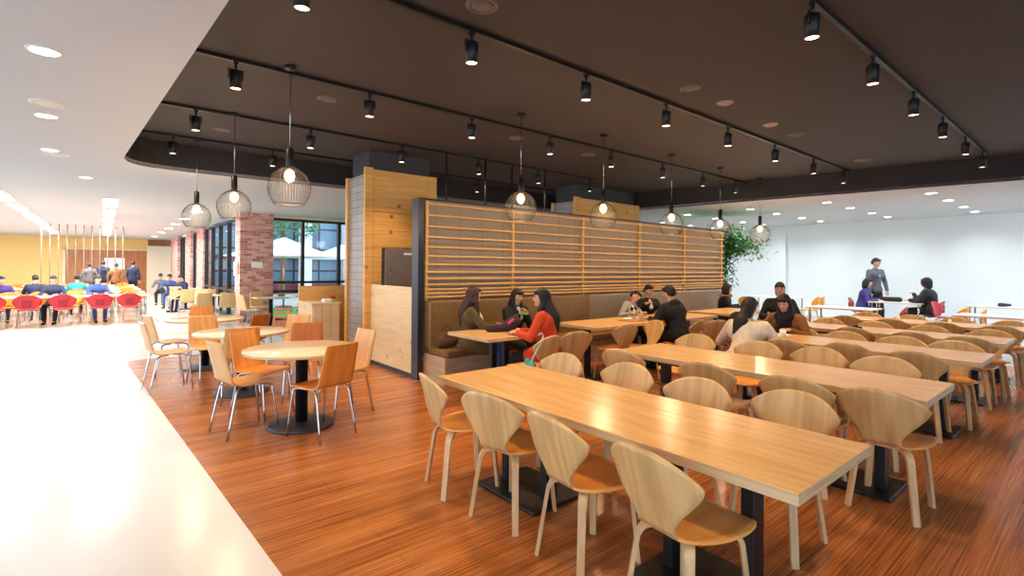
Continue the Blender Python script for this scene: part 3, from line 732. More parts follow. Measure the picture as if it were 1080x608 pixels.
OR = {'beech_shell': 'orange_shell'}; DK = {'beech_shell': 'dark_orange_shell'}; PA = {'beech_shell': 'pale_shell'}
def place(src, x, y, deg, label, group, mats=None, flag={}):
    rz = math.radians(deg-90)
    if src.name not in flag and not mats:
        flag[src.name] = 1; src.location = (x, y, 0); src.rotation_euler = (0, 0, rz); src['label'] = label; src['group'] = group; return src
    return dup(src, (x, y, 0), rz, label, group, mats)
G3 = 'plywood chairs at the round tables'
place(SHL, 1.02, 5.16, 12, 'light plywood chair with chrome legs, front left of nearest round table', G3)
place(SHL, 1.28, 5.62, -58, 'orange plywood chair tucked beside the nearest round table, behind the light one', G3, OR)
place(SHL, 1.55, 4.58, 110, 'plywood chair with its back to the camera at the nearest round table', G3, {'beech_shell': 'orange_shell'})
place(SHL, 1.99, 5.2, 190, 'plywood chair on the right of nearest round table, before the half wall', G3)
place(SHL, 1.82, 6.02, 246, 'plywood chair in a shaded tone behind the nearest round table', G3, DK)  # darker shell colour paints in the shade on its inner face
place(SHL, 1.98, 7.25, 222, 'peach plywood chair on the right of the middle round table', G3)
place(SHL, 1.22, 6.42, 86, 'plywood chair with its back to the camera at the middle round table', G3)
place(SHL, 1.10, 7.62, -78, 'peach plywood chair on the left of the middle round table', G3)
place(SHL, 1.62, 8.0, 125, 'dark brown plywood chair between middle and farthest round tables', G3, DK)
place(SHL, 1.3, 9.75, -95, 'orange plywood chair behind the farthest round table', G3, OR)
place(SHL, .62, 7.46, 8, 'plywood chair seen from the side, nearer of two at the white floor edge', G3)
place(SHL, .72, 8.52, 14, 'plywood chair seen from the side, farther of two at the white floor edge', G3)
place(SLT, 2.16, 8.95, 205, 'brown plywood chair with a slotted back beside the counter', G3)
RT = thing('round_table', '', 'table', (0, 0, 0))
tp = MB().lathe([(.498, .708), (.515, .712), (.515, .735), (.512, .74), (.001, .7401)], 56).build('tabletop', M['tabletop_r'], RT)
MB().lathe([(.516, .712), (.5165, .714), (.5165, .733), (.516, .735)], 56, caps=False).build('edge_band', M['oak_edge'], tp)
MB().lathe([(.056, .03), (.056, .70), (.12, .705)], 24).build('column', M['black'], RT)
MB().lathe([(.30, 0), (.30, .018), (.28, .026), (.07, .04)], 44).build('base', M['basegrey'], RT)
for i, (x, y, l_) in enumerate(((1.49, 5.0, 'nearest the camera'), (1.31, 6.74, 'middle one of three'), (1.2, 8.72, 'farthest of three'))):
    lab = f'round plywood table on a black pedestal, {l_} beside the aisle'
    if i == 0: RT.location = (x, y, 0); RT['label'] = lab; RT['group'] = 'round pedestal tables'
    else: dup(RT, (x, y, 0), 0, lab, 'round pedestal tables')
# pale chairs and tables by the brick wall
WT = thing('cafe_table', '', 'table', (0, 0, 0))
MB().box(-.38, .38, -.32, .32, .71, .74, .006).build('tabletop', M['tabletop_r'], WT); MB().box(-.04, .04, -.04, .04, .02, .71).build('column', M['black'], WT); MB().box(-.25, .25, -.25, .25, 0, .02, .004).build('base_plate', M['black'], WT)
ctab = [(3.35, 13.9, 'in front of the nearest brick pillar'), (4.35, 14.2, 'by the windows, before the counter'), (2.35, 15.9, 'beside the brick pillar side face'), (2.35, 18.6, 'beside the side windows'), (2.3, 21.2, 'beside the second brick pillar'), (5.3, 14.4, 'by the windows, behind the counter')]
for i, (x, y, l_) in enumerate(ctab):
    lab = 'small pale table '+l_
    if i == 0: WT.location = (x, y, 0); WT['label'] = lab; WT['group'] = 'small tables by the brick pillars'
    else: dup(WT, (x, y, 0), 0, lab, 'small tables by the brick pillars')
G4 = 'pale chairs by the brick pillars'
pale = [(2.78, 13.5, 20, 'left of the table before the nearest pillar'), (3.25, 14.55, -80, 'behind the table before the nearest pillar'), (3.9, 13.2, 100, 'facing away at the window table'), (4.95, 14.1, 175, 'on the far side of the window table'),
        (2.0, 15.1, 95, 'facing the hall end, nearest in the row'), (2.55, 15.05, 85, 'beside the nearest chair of the row'), (2.25, 16.9, -90, 'behind the first table of the row'), (1.95, 17.8, 90, 'at the second table of the row'), (2.5, 17.8, 92, 'close to the side windows'), (1.9, 19.8, -90, 'behind the seated man'),
        (2.1, 23.0, 90, 'far along the brick wall'), (1.9, 25.5, 90, 'farther along the brick wall, before the last pillar'), (2.1, 28.0, 90, 'farthest along the brick wall')]
for x, y, dg, l_ in pale: place(SHL, x, y, dg, 'pale plywood chair '+l_, G4, PA)

# ------------------------------------------------------------------ red / orange plastic chairs and long white hall tables
def plastic_chair(name, mat, pad):
    t = thing(name, '', 'chair', (0, 0, 0))
    seat = [(.21, .44, .10), (.205, .443, .16), (.18, .447, .195), (.08, .445, .205), (-.05, .44, .20), (-.15, .445, .17), (-.18, .455, .14)]
    back = [(-.20, .48, .13), (-.215, .54, .20), (-.225, .60, .245), (-.235, .66, .26), (-.25, .72, .235), (-.265, .78, .17), (-.27, .81, .08)]
    MB().sheet(chair_sheet(seat, 2, lambda z: 0, lambda y: .2, 9), .014).build('seat', mat, t)
    bk_ = MB().sheet(chair_sheet(back, 2, lambda z: .9, lambda y: 0, 9), .014).build('backrest', mat, t)
    MB().box(-.085, .085, -.262, -.235, .52, .70, .01).build('back_pad', pad, bk_, 'darker square pad')
    for sx in (-1, 1):
        MB().tube([(.16*sx, .12, .435), (.19*sx, .17, .40), (.22*sx, .22, 0)], .010, 6).build('leg', M['chrome'], t)
        MB().tube([(.16*sx, -.10, .435), (.19*sx, -.13, .40), (.22*sx, -.22, 0)], .010, 6).build('leg', M['chrome'], t)
    MB().tube([(-.17, .1, .43), (.17, .1, .43)], .01, 6).tube([(-.17, -.1, .43), (.17, -.1, .43)], .01, 6).build('seat_frame', M['chrome'], t)
    return t
RC = plastic_chair('red_chair', M['red'], M['redd']); OC = plastic_chair('orange_chair', M['orange'], M['orange']); AC = plastic_chair('amber_chair', M['yelor'], M['yelor'])
def hall_table(x0, x1, y0, y1, label, grp):
    t = thing('white_table', label, 'table', ((x0+x1)/2, (y0+y1)/2, 0), 0, grp); hx = (x1-x0)/2; hy = (y1-y0)/2
    tp = MB().box(-hx, hx, -hy, hy, .71, .74, .004).build('tabletop', M['white_top'], t)
    MB().box(-hx-.002, hx+.002, -hy-.002, hy+.002, .712, .737).build('edge_band', M['white_edge'], tp)
    for sx in (-1, 1):
        for sy in (-1, 1): MB().tube([(sx*(hx-.08), sy*(hy-.07), 0), (sx*(hx-.08), sy*(hy-.07), .71)], .018, 8).build('leg', M['chrome'], t)
    return t
for i, x in enumerate((-1.98, -1.38, -.76, -.05, .55)):
    place(RC, x, 16.62, 90+random.uniform(-4, 4), f'red plastic chair with its back to the camera, {ORD[i]} from the left', 'red chairs in the hall')
rows = [17.2, 19.2, 21.3, 23.4, 26.0]
for i, y in enumerate(rows):
    hall_table(-3.6, 1.0, y-.4, y+.4, f'long white hall table, {ORD[i]} row from the red chairs', 'long white hall tables')
    for s, sd in ((-1, 'near'), (1, 'far')):
        if i == 0 and s == -1: continue
        for k in range(7):
            x = -3.1+.62*k+random.uniform(-.05, .05)
            if i == 1 and s == -1 and k in (3, 5): pass
            place(OC if (k+i) % 4 else AC, x, y+s*.58, 90 if s < 0 else -90, f'{"orange" if (k+i) % 4 else "amber"} hall chair, {sd} side of the {ORD[i]} white table, {ORD[6-k]} from the aisle', 'orange hall chairs')
place(RC, .0, 18.3, -90, 'red plastic chair behind the first white hall table', 'red chairs in the hall')

# far bay tables and chairs
FB = 'white tables in the far bay'
hall_table(11.9, 12.7, 3.2, 4.4, 'white table in far bay just beyond the oak tables, nearer the bench', FB)
hall_table(11.9, 12.7, .9, 1.95, 'white table in far bay just beyond the oak tables, near the right edge', FB)
hall_table(15.4, 16.2, 3.1, 4.2, 'white table in far bay where the two people in black sit', FB)
hall_table(15.4, 16.2, .6, 2.3, 'white table in far bay by the wall, near the right edge', FB)
hall_table(15.2, 16.0, 5.9, 7.3, 'white table in far bay beside the amber chairs', FB)
for i, (x, y, dg) in enumerate(((15.6, 5.55, 95), (15.1, 5.5, 90), (12.9, 5.5, 200), (14.0, 6.6, 10), (13.3, .95, 20), (13.5, .6, 30), (13.0, 1.9, 100), (13.2, 2.2, 80))):
    place(AC, x, y, dg, 'amber plastic chair in far bay, '+['at the wall table closest to the standing man', 'beside the one closest to standing man', 'alone before the pilaster', 'on near side of the pilaster table', 'at the right picture edge', 'second from the right picture edge', 'between wall table and oak tables', 'behind its twin there'][i], 'amber chairs in far bay')
for i, (x, y, dg, l_) in enumerate(((15.72, 4.45, -80, 'under the person in purple'), (15.8, 3.0, 90, 'under the front person in black'), (12.5, 3.0, 95, 'beside the near white table'), (12.2, 4.65, -80, 'at far end of the near white table'), (15.3, 2.6, -100, 'at the wall table near the right'))):
    place(RC, x, y, dg, 'red plastic chair in far bay, '+l_, 'red chairs in far bay')

# ------------------------------------------------------------------ people
def remesh(ob, vox, smooth_it=6):
    md = ob.modifiers.new('r', 'REMESH'); md.mode = 'VOXEL'; md.voxel_size = vox; md.use_smooth_shade = True
    ms = ob.modifiers.new('s', 'SMOOTH'); ms.iterations = smooth_it; ms.factor = .5
    dg = bpy.context.evaluated_depsgraph_get(); ev = ob.evaluated_get(dg); me = bpy.data.meshes.new_from_object(ev)
    old = ob.data; mats = list(old.materials); ob.modifiers.clear(); ob.data = me
    me.materials.clear()
    for m in mats: me.materials.append(m)
    bpy.data.meshes.remove(old)
def mid_joint(a, b, l1, l2, pole):
    d = b-a; L = min(d.length, (l1+l2)*.995); dn = d.normalized()
    x = (l1*l1-l2*l2+L*L)/(2*L); h = math.sqrt(max(0, l1*l1-x*x)); p = pole-dn*pole.dot(dn); p = p.normalized() if p.length > 1e-4 else Vector((0, 0, -1))
    return a+dn*x+p*h
def hand(m, w, d, n, side, k=1.0, curl=.5):
    """w wrist, d forearm direction, n palm normal (the way the palm faces); side: +1 thumb to +s"""
    d = d.normalized(); n = (n-d*n.dot(d)).normalized(); s = d.cross(n)*side
    m.limb(w, w+d*.03*k, .026*k, .028*k, 8)
    for q in (-.026, -.009, .009, .026):
        m.limb(w+d*.02*k+s*q*.7*k, w+d*.085*k+s*q*k, .015*k, .012*k, 8)
    for q, L in ((-.030, .062), (-.010, .075), (.010, .080), (.030, .070)):
        a = w+d*.085*k+s*q*k; d1 = (d*math.cos(curl*.6)+n*math.sin(curl*.6)); d2 = (d*math.cos(curl*1.7)+n*math.sin(curl*1.7))
        b_ = a+d1*L*.5*k; c = b_+d2*L*.5*k
        m.limb(a, b_, .0095*k, .0088*k, 8); m.limb(b_, c, .0088*k, .0075*k, 8)
    a = w+d*.03*k+s*.03*k; b_ = a+(d*.7+s*.6+n*.3).normalized()*.036*k; c = b_+(d*.9+n*.4).normalized()*.03*k
    m.limb(a, b_, .012*k, .011*k, 8); m.limb(b_, c, .011*k, .009*k, 8)

def person(label, loc, deg, seat=.46, lean=8, side=0, head=None, look=0, nod=0, tilt=0, hands=None, feet=None, top='blackc', pants='blackc', hair='short', haircol='hair', k=.96,
           group=None, vox=.009, standing=False, extras=(), skirt=False, bulk=1.0, shoe='blackc'):
    """local frame: faces +X, left is +Y"""
    root = thing('person', label, 'person', (loc[0], loc[1], 0), math.radians(deg), group)
    V = Vector; lr = math.radians(lean); sr = math.radians(side)
    hz = (.93*k if standing else seat+.10)
    hip = V((0, 0, hz))
    updir = V((math.sin(lr), math.sin(sr), math.cos(lr)*math.cos(sr))).normalized()
    chest = hip+updir*.36*k; neck = hip+updir*.50*k
    R = Matrix.Rotation(math.radians(look), 3, 'Z') @ Matrix.Rotation(math.radians(nod), 3, 'Y') @ Matrix.Rotation(math.radians(tilt), 3, 'X')
    hc = neck+updir*.05*k+V((.03, 0, .125))*k+R @ V((.0, 0, .0)) if head is None else V(head)
    f = R @ V((1, 0, 0)); u = R @ V((0, 0, 1)); l = R @ V((0, 1, 0))
    sh = {}; el = {}; wr = {}; kn = {}; an = {}; hp = {}
    acr = updir.cross(V((1, 0, 0))).normalized()  # ~ +Y
    if hands is None: hands = ((.34, .16, .76), (.34, -.16, .76))
    if feet is None: feet = ((.42, .1, .0), (.42, -.1, .0)) if not standing else ((.03, .1, 0), (-.02, -.1, 0))
    for s, i in ((1, 0), (-1, 1)):
        sh[s] = chest+updir*.085*k+acr*s*.175*k
        wr[s] = V(hands[i]); d = wr[s]-sh[s]
        if d.length > .53*k: wr[s] = sh[s]+d.normalized()*.53*k
        el[s] = mid_joint(sh[s], wr[s], .285*k, .25*k, V((-.3, s*.7, -.8)))
        hp[s] = hip+V((0, s*.09*k, -.02)); an[s] = V(feet[i])+V((0, 0, .08))
        kn[s] = mid_joint(hp[s], an[s], .43*k, .42*k, V((1, s*.15, .6 if not standing else 0)))
    b = MB()
    # skin body
    b.limb(hip, hip+updir*.2*k, .13*k, .115*k, 14); b.limb(hip+updir*.2*k, chest, .115*k, .13*k, 14)
    b.limb(sh[1]-acr*.04*k, sh[-1]+acr*.04*k, .05*k, .05*k)
    b.limb(neck-updir*.03*k, hc-u*.05*k-f*.01, .052*k, .048*k)
    b.ball(hc, (.092*k, .074*k, .105*k), 16, 12, R)
    b.limb(hc+f*.035*k-u*.03*k, hc+f*.055*k-u*.085*k, .052*k, .030*k)           # jaw and chin
    b.limb(hc+f*.084*k+u*.005*k, hc+f*.098*k-u*.026*k, .008*k, .013*k, 8)        # nose
    for s in (1, -1): b.ball(hc+l*s*.076*k-u*.01*k, (.018*k, .008*k, .03*k), 8, 6, R)
    for s in (1, -1):
        b.limb(sh[s], el[s], .045*k, .036*k); b.limb(el[s], wr[s], .036*k, .025*k)
        b.limb(hp[s], kn[s], .075*k, .052*k); b.limb(kn[s], an[s], .052*k, .036*k); b.limb(an[s], an[s]+V((.1, 0, -.045)), .034*k, .028*k)
        hd = (wr[s]-el[s]).normalized()
        if not standing: hd = (hd+V((.35, -.15*s, -.1))).normalized()
        hand(b, wr[s], hd, V((0, 0, -1)) if not standing else V((0, -s, 0)), s if not standing else 1, k)
    bo = b.build('body', M['skin'], root); remesh(bo, vox, 3)
    # face
    for s in (1, -1):
        MB().ball(hc+f*.083*k+l*s*.030*k+u*.012*k, (.010*k, .015*k, .007*k), 8, 6, R).build('eye', M['eye'], bo)
        MB().limb(hc+f*.089*k+l*s*.016*k+u*.034*k, hc+f*.080*k+l*s*.045*k+u*.036*k, .0035*k, .003*k, 6).build('eyebrow', M['hair'], bo)
    MB().ball(hc+f*.088*k-u*.055*k, (.006*k, .020*k, .007*k), 8, 6, R).build('mouth', M['lip'], bo)
    # trousers / skirt
    t = MB(); t.limb(hip-V((0, .04*k, 0)), hip+V((0, .04*k, 0)), .125*k, .125*k, 14); t.limb(hip, hip+updir*.1*k, .13*k, .125*k, 14)
    for s in (1, -1):
        t.limb(hp[s], kn[s], .092*k, .068*k); t.limb(kn[s], an[s]+(kn[s]-an[s])*.06, .066*k, .052*k)
    to = t.build('trousers', M[pants], root); remesh(to, vox*1.3, 4)
    # jacket / top
    j = MB(); g = bulk
    j.limb(hip+V((0, -.045*k, .0)), hip+V((0, .045*k, 0)), .138*k*g, .138*k*g, 14)
    j.limb(hip+updir*.02, hip+updir*.2*k, .142*k*g, .13*k*g, 14); j.limb(hip+updir*.2*k, chest, .13*k*g, .14*k*g, 14)
    j.limb(chest-acr*.08*k, chest+acr*.08*k, .125*k*g, .125*k*g, 14)
    j.limb(sh[1]-acr*.03*k, sh[-1]+acr*.03*k, .066*k*g, .066*k*g); j.limb(chest+updir*.06*k, neck-updir*.0*k, .09*k, .064*k)
    for s in (1, -1):
        j.limb(sh[s], el[s], .064*k*g, .053*k*g); j.limb(el[s], el[s]+(wr[s]-el[s])*.93, .052*k*g, .040*k*g)
    if 'hem' in extras: 
        for s in (1, -1): j.limb(hp[s]+V((0, 0, .02)), hp[s]+(kn[s]-hp[s])*.55, .11*k, .10*k)
    jo = j.build('jacket' if top not in ('white', 'greyc') else 'sweater', M[top], root); remesh(jo, vox*1.3, 5)
    if 'vest' in extras:
        c = MB(); c.limb(hip+updir*.06*k, hip+updir*.2*k, .150*k, .142*k, 14); c.limb(hip+updir*.2*k, chest, .142*k, .150*k, 14); c.limb(chest-acr*.06*k, chest+acr*.06*k, .136*k, .136*k, 14)
        vo = c.build('argyle_front', M['argyle'], jo); remesh(vo, vox*1.3, 4)
    if 'collar' in extras:
        c = MB(); c.tube([neck+V((.10*math.cos(a), .10*math.sin(a), .0+.02*math.sin(a)))*1.0 for a in [2*PI*i/14 for i in range(15)]], .042*k, 8); c.build('fur_collar', M['fur'], jo)
    if 'hood' in extras:
        c = MB(); c.ball(neck-V((.075, 0, -.0)), (.07, .125, .08), 12, 8); c.build('hood', M[top], jo)
    if 'scarf' in extras:
        c = MB(); c.limb(neck+V((.05, .05, -.02)), neck+V((.05, -.05, -.02)), .07, .07); c.limb(neck+V((.07, 0, -.03)), chest+V((.13, 0, -.08)), .07, .075); co_ = c.build('scarf', M['blackc'], jo); remesh(co_, .012)
    if 'inner' in extras:
        c = MB(); c.limb(neck+V((.035, 0, -.02)), chest+V((.115, 0, -.02)), .035, .045); c.build('shirt', M['shirt'], jo)
    for s in (1, -1):
        sm_ = MB().limb(an[s]+V((-.03, 0, -.045)), an[s]+V((.15, 0, -.05)), .04*k, .034*k); sm_.limb(an[s], an[s]+V((.05, 0, -.02)), .045*k, .03*k); sm_.build('shoe', M[shoe], root)
    # hair
    h = MB(); H_ = M[haircol]
    h.ball(hc-f*.020*k+u*.020*k, (.097*k, .083*k, .102*k), 16, 12, R)
    h.limb(hc+f*.060*k+u*.062*k+l*.034*k, hc+f*.060*k+u*.062*k-l*.034*k, .028*k, .028*k)     # fringe
    if hair == 'short':
        h.limb(hc-f*.06*k-u*.01*k+l*.03*k, hc-f*.06*k-u*.01*k-l*.03*k, .055*k, .055*k)
    else:
        h.limb(hc-f*.05*k, hc-f*.06*k-u*.09*k, .085*k, .07*k)
        for s in (() if hair == 'pony' else (1, -1)): h.limb(hc+l*s*.062*k+u*.02*k, hc+l*s*.072*k-u*.10*k-f*.015*k, .034*k, .035*k)
    if hair == 'long':
        h.limb(hc-f*.06*k-u*.08*k, chest+V((-.10*k, 0, .06)), .082*k, .088*k); h.limb(chest+V((-.10*k, 0, .06)), chest+V((-.125*k, 0, -.08)), .088*k, .05*k)
        for s in (1, -1): h.limb(hc+l*s*.07*k-u*.1*k, sh[s]*.45+chest*.55+V((.10*k, 0, -.04)), .036*k, .03*k)
    if hair == 'pony':
        h.limb(hc-f*.10*k-u*.03*k, neck+V((-.13, .05, -.0)), .035*k, .07*k); h.limb(neck+V((-.13, .05, -.0)), neck+V((-.16, .08, -.11)), .085*k, .06*k)
    if hair == 'bob':
        h.limb(hc-f*.05*k-u*.06*k, hc-f*.05*k-u*.13*k, .08*k, .07*k)
        for s in (1, -1): h.limb(hc+l*s*.072*k-u*.05*k, hc+l*s*.075*k-u*.14*k, .032*k, .026*k)
    if hair == 'hood':
        h.ball(hc-f*.02+u*.01, (.118, .11, .13), 14, 10, R); H_ = M[top]
    ho = h.build('hair' if hair != 'hood' else 'hood', H_, root); remesh(ho, vox*1.1, 3)
    return root
PG = 'people at the bench tables'
P_w1 = person('woman with long brown hair in olive coat and jeans sitting on the bench end', (3.72, 5.42), -38, .44, 4, 0, None, 30, 2, 0, ((.36, .12, .77), (.40, -.06, .77)), ((.44, .10, 0), (.40, -.12, 0)), 'olive', 'jeans', 'long', 'hair_b', .94, PG, extras=('hem', 'inner'))
P_w2 = person('woman in black coat with black fringe eating behind the bench table', (4.56, 5.55), -92, .42, 10, 0, None, 0, 14, 0, ((.24, .03, .90), (.24, -.07, .88)), None, 'blackc', 'blackc', 'long', 'hair', .92, PG, bulk=1.06, extras=('inner',))
P_w3 = person('woman with long dark hair in bright orange coat seen from behind', (4.06, 4.24), 122, .45, 10, 0, None, 22, 4, 0, ((.36, .16, .77), (.38, -.02, .77)), None, 'orangec', 'blackc', 'long', 'hair', .95, PG, extras=('hem',), bulk=1.05)
P_arg = person('man in grey patterned sweater leaning his head toward his friend', (6.98, 5.50), -95, .40, 12, 24, None, -5, 14, -34, ((.36, .16, .77), (.32, -.1, .78)), None, 'greyc', 'blackc', 'short', 'hair', .90, PG, extras=('vest',))
P_gl = person('man with dark coat and grey shirt facing camera behind the bench table', (7.76, 5.58), -112, .42, 10, 0, None, 0, 8, 0, ((.30, .16, .80), (.26, -.18, .90)), None, 'blackc', 'blackc', 'short', 'hair', .93, PG, extras=('inner',), bulk=1.08)
P_bk = person('person in black hooded coat seen from behind at the bench table', (6.62, 4.15), 84, .44, 20, 0, None, 10, 12, 0, ((.42, .16, .77), (.40, -.12, .77)), None, 'blackc', 'blackc', 'short', 'hair', .98, PG, extras=('hood', 'hem'), bulk=1.2)
P_fu = person('woman in black jacket with brown fur collar in profile', (10.42, 5.5), -60, .42, 8, 0, None, 10, 6, 0, None, None, 'blackc', 'blackc', 'bob', 'hair', .91, PG, extras=('collar',), bulk=1.1)
TG = 'people at the long oak tables'
P_wh = person('woman in cream sweater with a ponytail leaning on the third table', (5.38, 2.62), 12, .44, 36, 0, None, -12, 16, 0, ((.52, .20, .77), (.50, -.18, .77)), None, 'white', 'blackc', 'pony', 'hair', .98, TG, bulk=1.05)
P_br = person('woman in brown coat with long black hair leaning over the third table', (7.12, 2.76), 178, .44, 33, 0, None, 6, 22, 0, ((.48, .16, .77), (.46, -.22, .77)), None, 'brownc', 'blackc', 'long', 'hair', .96, TG, extras=('scarf',), bulk=1.08)
P_b10 = person('person with short black hair behind the woman in brown', (8.75, 3.62), 200, .46, 8, 0, None, 0, 6, 0, ((.36, .16, .77), (.36, -.12, .77)), None, 'blackc', 'blackc', 'pony', 'hair', .98, TG)
FG = 'people in the far bay'
P_st = person('young man in grey jacket standing beside the far bay table', (16.55, 4.35), -120, .46, 2, 0, None, 10, 8, 0, ((.16, .24, .98), (.12, -.27, .86)), None, 'grey', 'blackc', 'short', 'hair', 1.10, FG, vox=.012, standing=True, extras=('inner',))
P_pu = person('person in purple jacket sitting at the far bay table', (15.7, 4.42), -80, .46, 12, 0, None, 0, 10, 0, ((.36, .14, .77), (.36, -.12, .77)), None, 'purple', 'blackc', 'bob', 'hair', 1.0, FG, vox=.012)
P_n1 = person('person in black hooded coat sitting at far bay table, front one', (15.8, 3.0), 90, .46, 6, 0, None, 0, 2, 0, ((.38, .14, .8), (.36, -.12, .8)), None, 'blackc', 'blackc', 'hood', 'hair', 1.02, FG, vox=.012, bulk=1.25)
P_n2 = person('person in black coat at far bay table, behind the hooded one', (16.35, 3.12), 92, .46, 6, 0, None, 10, 2, 0, ((.3, .14, .95), (.36, -.12, .8)), None, 'blackc', 'blackc', 'bob', 'hair', 1.02, FG, vox=.012, bulk=1.15)
HG = 'people in the hall'
hallp = [('man in dark coat and cap sitting sideways on a chair by the brick wall', (2.2, 20.2), -150, 'navy', 'navy', 'short', .46), ('person in blue jacket sitting by the brick wall, behind the capped man', (1.95, 22.3), -110, 'blue', 'jeans', 'short', .46),
         ('small dark haired person sitting farthest along the brick wall', (1.8, 24.4), -100, 'grey', 'blackc', 'short', .44),
         ('person in grey coat slumped at the left edge of the hall', (-2.65, 18.3), -100, 'greyc', 'blackc', 'short', .44), ('person in navy jacket with back to camera in second row', (-1.42, 18.62), 90, 'navy', 'jeans', 'short', .46),
         ('person in black jacket eating at the first white table', (-.98, 17.9), -100, 'navy', 'blackc', 'short', .46), ('person in blue jacket bending over the first white table', (-.12, 17.9), -80, 'blue', 'jeans', 'short', .46),
         ('dark haired person in dark purple top at the left of the hall', (-2.1, 18.9), -80, 'purple', 'blackc', 'short', .46), ('person in teal jacket between the two hall eaters', (-.6, 20.1), 95, 'teal', 'blackc', 'short', .45),
         ('person with reddish hood in the second hall row', (-2.5, 20.0), -90, 'redd', 'blackc', 'short', .46)]
for lab, lc, dg, tp, pt, hr, se in hallp:
    person(lab, lc, dg, se, random.uniform(10, 26), 0, None, random.uniform(-30, 30), random.uniform(8, 26), 0, ((.38, .14, .77), (.38, -.12, .77)), None, tp, pt, hr, 'hair', .90, HG, vox=.016, bulk=1.0)
for lab, lc, dg, tp, kk in (('person in dark coat standing at the brown doors, farthest left', (-.45, 28.6), 90, 'grey', .96), ('person in navy coat standing at the brown doors, second from left', (.0, 29.0), 80, 'navy', 1.02),
                            ('person in brown coat standing at the brown doors, third from left', (.45, 28.4), 90, 'brownc', .96), ('person with navy backpack standing nearest the beige wall', (1.05, 28.6), 60, 'navy', 1.02)):
    person(lab, lc, dg, .46, 2, 0, None, 0, 0, 0, ((.12, .24, .86), (.12, -.24, .86)), None, tp, 'blackc', 'short', 'hair', kk, HG, vox=.018, standing=True, bulk=1.1)

# ------------------------------------------------------------------ small things
def lumpy(name, parts, mat, vox, lab, cat, smooth_n=4):
    m = MB()
    for p in parts: m.limb(*p)
    o_ = m.build(name, mat); remesh(o_, vox, smooth_n); return tag(o_, lab, cat)
bg = thing('shoulder_bag', 'dark maroon bag slouching on the nearest bench table', 'bag', (3.80, 4.84, .74), math.radians(-20))
m_ = MB(); m_.limb((-.16, 0, .04), (.14, 0, .05), .045, .05); m_.limb((.02, .0, .05), (.19, .02, .17), .055, .04); m_.limb((.1, -.03, .06), (.2, -.02, .12), .05, .05); q_ = m_.build('bag_body', M['bagd'], bg); remesh(q_, .01)
MB().limb((.08, -.065, .11), (.13, -.06, .15), .02, .016).build('pink_wrapper', M['pink'], bg, 'pink patch')
bb = thing('handbag', 'brown leather handbag on the bench end beside the woman in olive', 'bag', (3.56, 5.72, .46), 0)
m_ = MB(); m_.limb((-.08, 0, .08), (.08, 0, .08), .085, .085); m_.limb((-.05, 0, .16), (.05, 0, .16), .055, .055); q_ = m_.build('bag_body', M['bagb'], bb); remesh(q_, .012)
MB().tube([(.07*math.cos(a), 0, .2+.09*math.sin(a)) for a in [PI*i/10 for i in range(11)]], .007, 6).build('handle', M['bagb'], bb)
um = thing('umbrella', 'folded teal umbrella hooked on the chair of the woman in orange', 'umbrella', (3.50, 3.93, .0), 0)
MB().tube([(-.04, 0, .50), (.01, -.03, .62), (.09, -.05, .76), (.11, -.05, .80), (.10, -.05, .83), (.07, -.045, .835), (.05, -.04, .815)], .008, 8).build('handle', plain('pale_handle', (190, 220, 222), .4), um)
m_ = MB(); m_.limb((-.03, 0, .47), (-.05, .02, .55), .05, .03); m_.limb((-.08, .02, .46), (-.02, -.02, .50), .04, .045); m_.limb((-.02, 0, .45), (.0, 0, .52), .045, .03); q_ = m_.build('canopy', M['teal'], um); remesh(q_, .01, 2)
bk = thing('backpack', 'black backpack slung on the chair behind the black coated person', 'backpack', (7.3, 3.62, .44), math.radians(-60))
m_ = MB(); m_.limb((0, 0, .12), (0, 0, .34), .15, .13); m_.limb((-.08, 0, .1), (.1, 0, .1), .12, .12); q_ = m_.build('bag_body', M['blackc'], bk); remesh(q_, .014)
for s in (-1, 1): MB().tube([(.05*s, .13, .42), (.08*s, .19, .32), (.08*s, .17, .12)], .014, 6).build('strap', M['blackc'], bk)
def tray(x, y, lab):
    t = thing('food_tray', lab, 'tray', (x, y, .74), .1)
    MB().box(-.2, .2, -.14, .14, .0, .012, .004).build('tray_board', plain('tray_wood', (196, 120, 60), .4), t)
    MB().lathe([(.03, .012), (.06, .014), (.072, .045), (.068, .045), (.05, .02)], 20, (-.09, .03, 0), False).lathe([(.001, .03), (.06, .034)], 20, (-.09, .03, 0), False).build('bowl', M['paper'], t)
    MB().lathe([(.03, .012), (.05, .05), (.046, .05)], 18, (.1, -.03, 0), False).lathe([(.001, .044), (.046, .045)], 18, (.1, -.03, 0), False).build('rice_bowl', M['paper'], t)
    MB().ball((0, .07, .03), (.05, .035, .022), 10, 6).build('food', plain('yellow_food', (236, 196, 50), .6), t)
tray(6.25, 4.72, 'tray with yellow food before the leaning man'); tray(7.15, 4.78, 'tray with white bowls in front of the man in grey shirt')
sw = MB(); sw.limb((4.46, 5.22, .90), (4.56, 5.22, .895), .022, .02, 10); s_ = sw.build('wrapped_snack', plain('green_wrap', (120, 190, 60), .5)); tag(s_, 'green wrapped snack held by the woman in black', 'snack')
cp = MB().lathe([(.028, 0), (.036, .10), (.033, .10), (.026, .01)], 18, (6.0, 2.45, .74)).build('paper_cup', M['paper']); tag(cp, 'clear cup beside the woman in cream sweater', 'cup')
pp = MB().box(6.15, 6.42, 2.52, 2.72, .741, .748).build('paper_sheet', M['paper']); tag(pp, 'white sheet of paper beside the woman in brown', 'paper')
gp = lumpy('black_gloves', [((7.62, 2.28, .77), (7.72, 2.18, .77), .028, .02), ((7.66, 2.28, .77), (7.66, 2.2, .80), .02, .015)], M['blackc'], .008, 'small black item lying on the fourth long table', 'gloves')
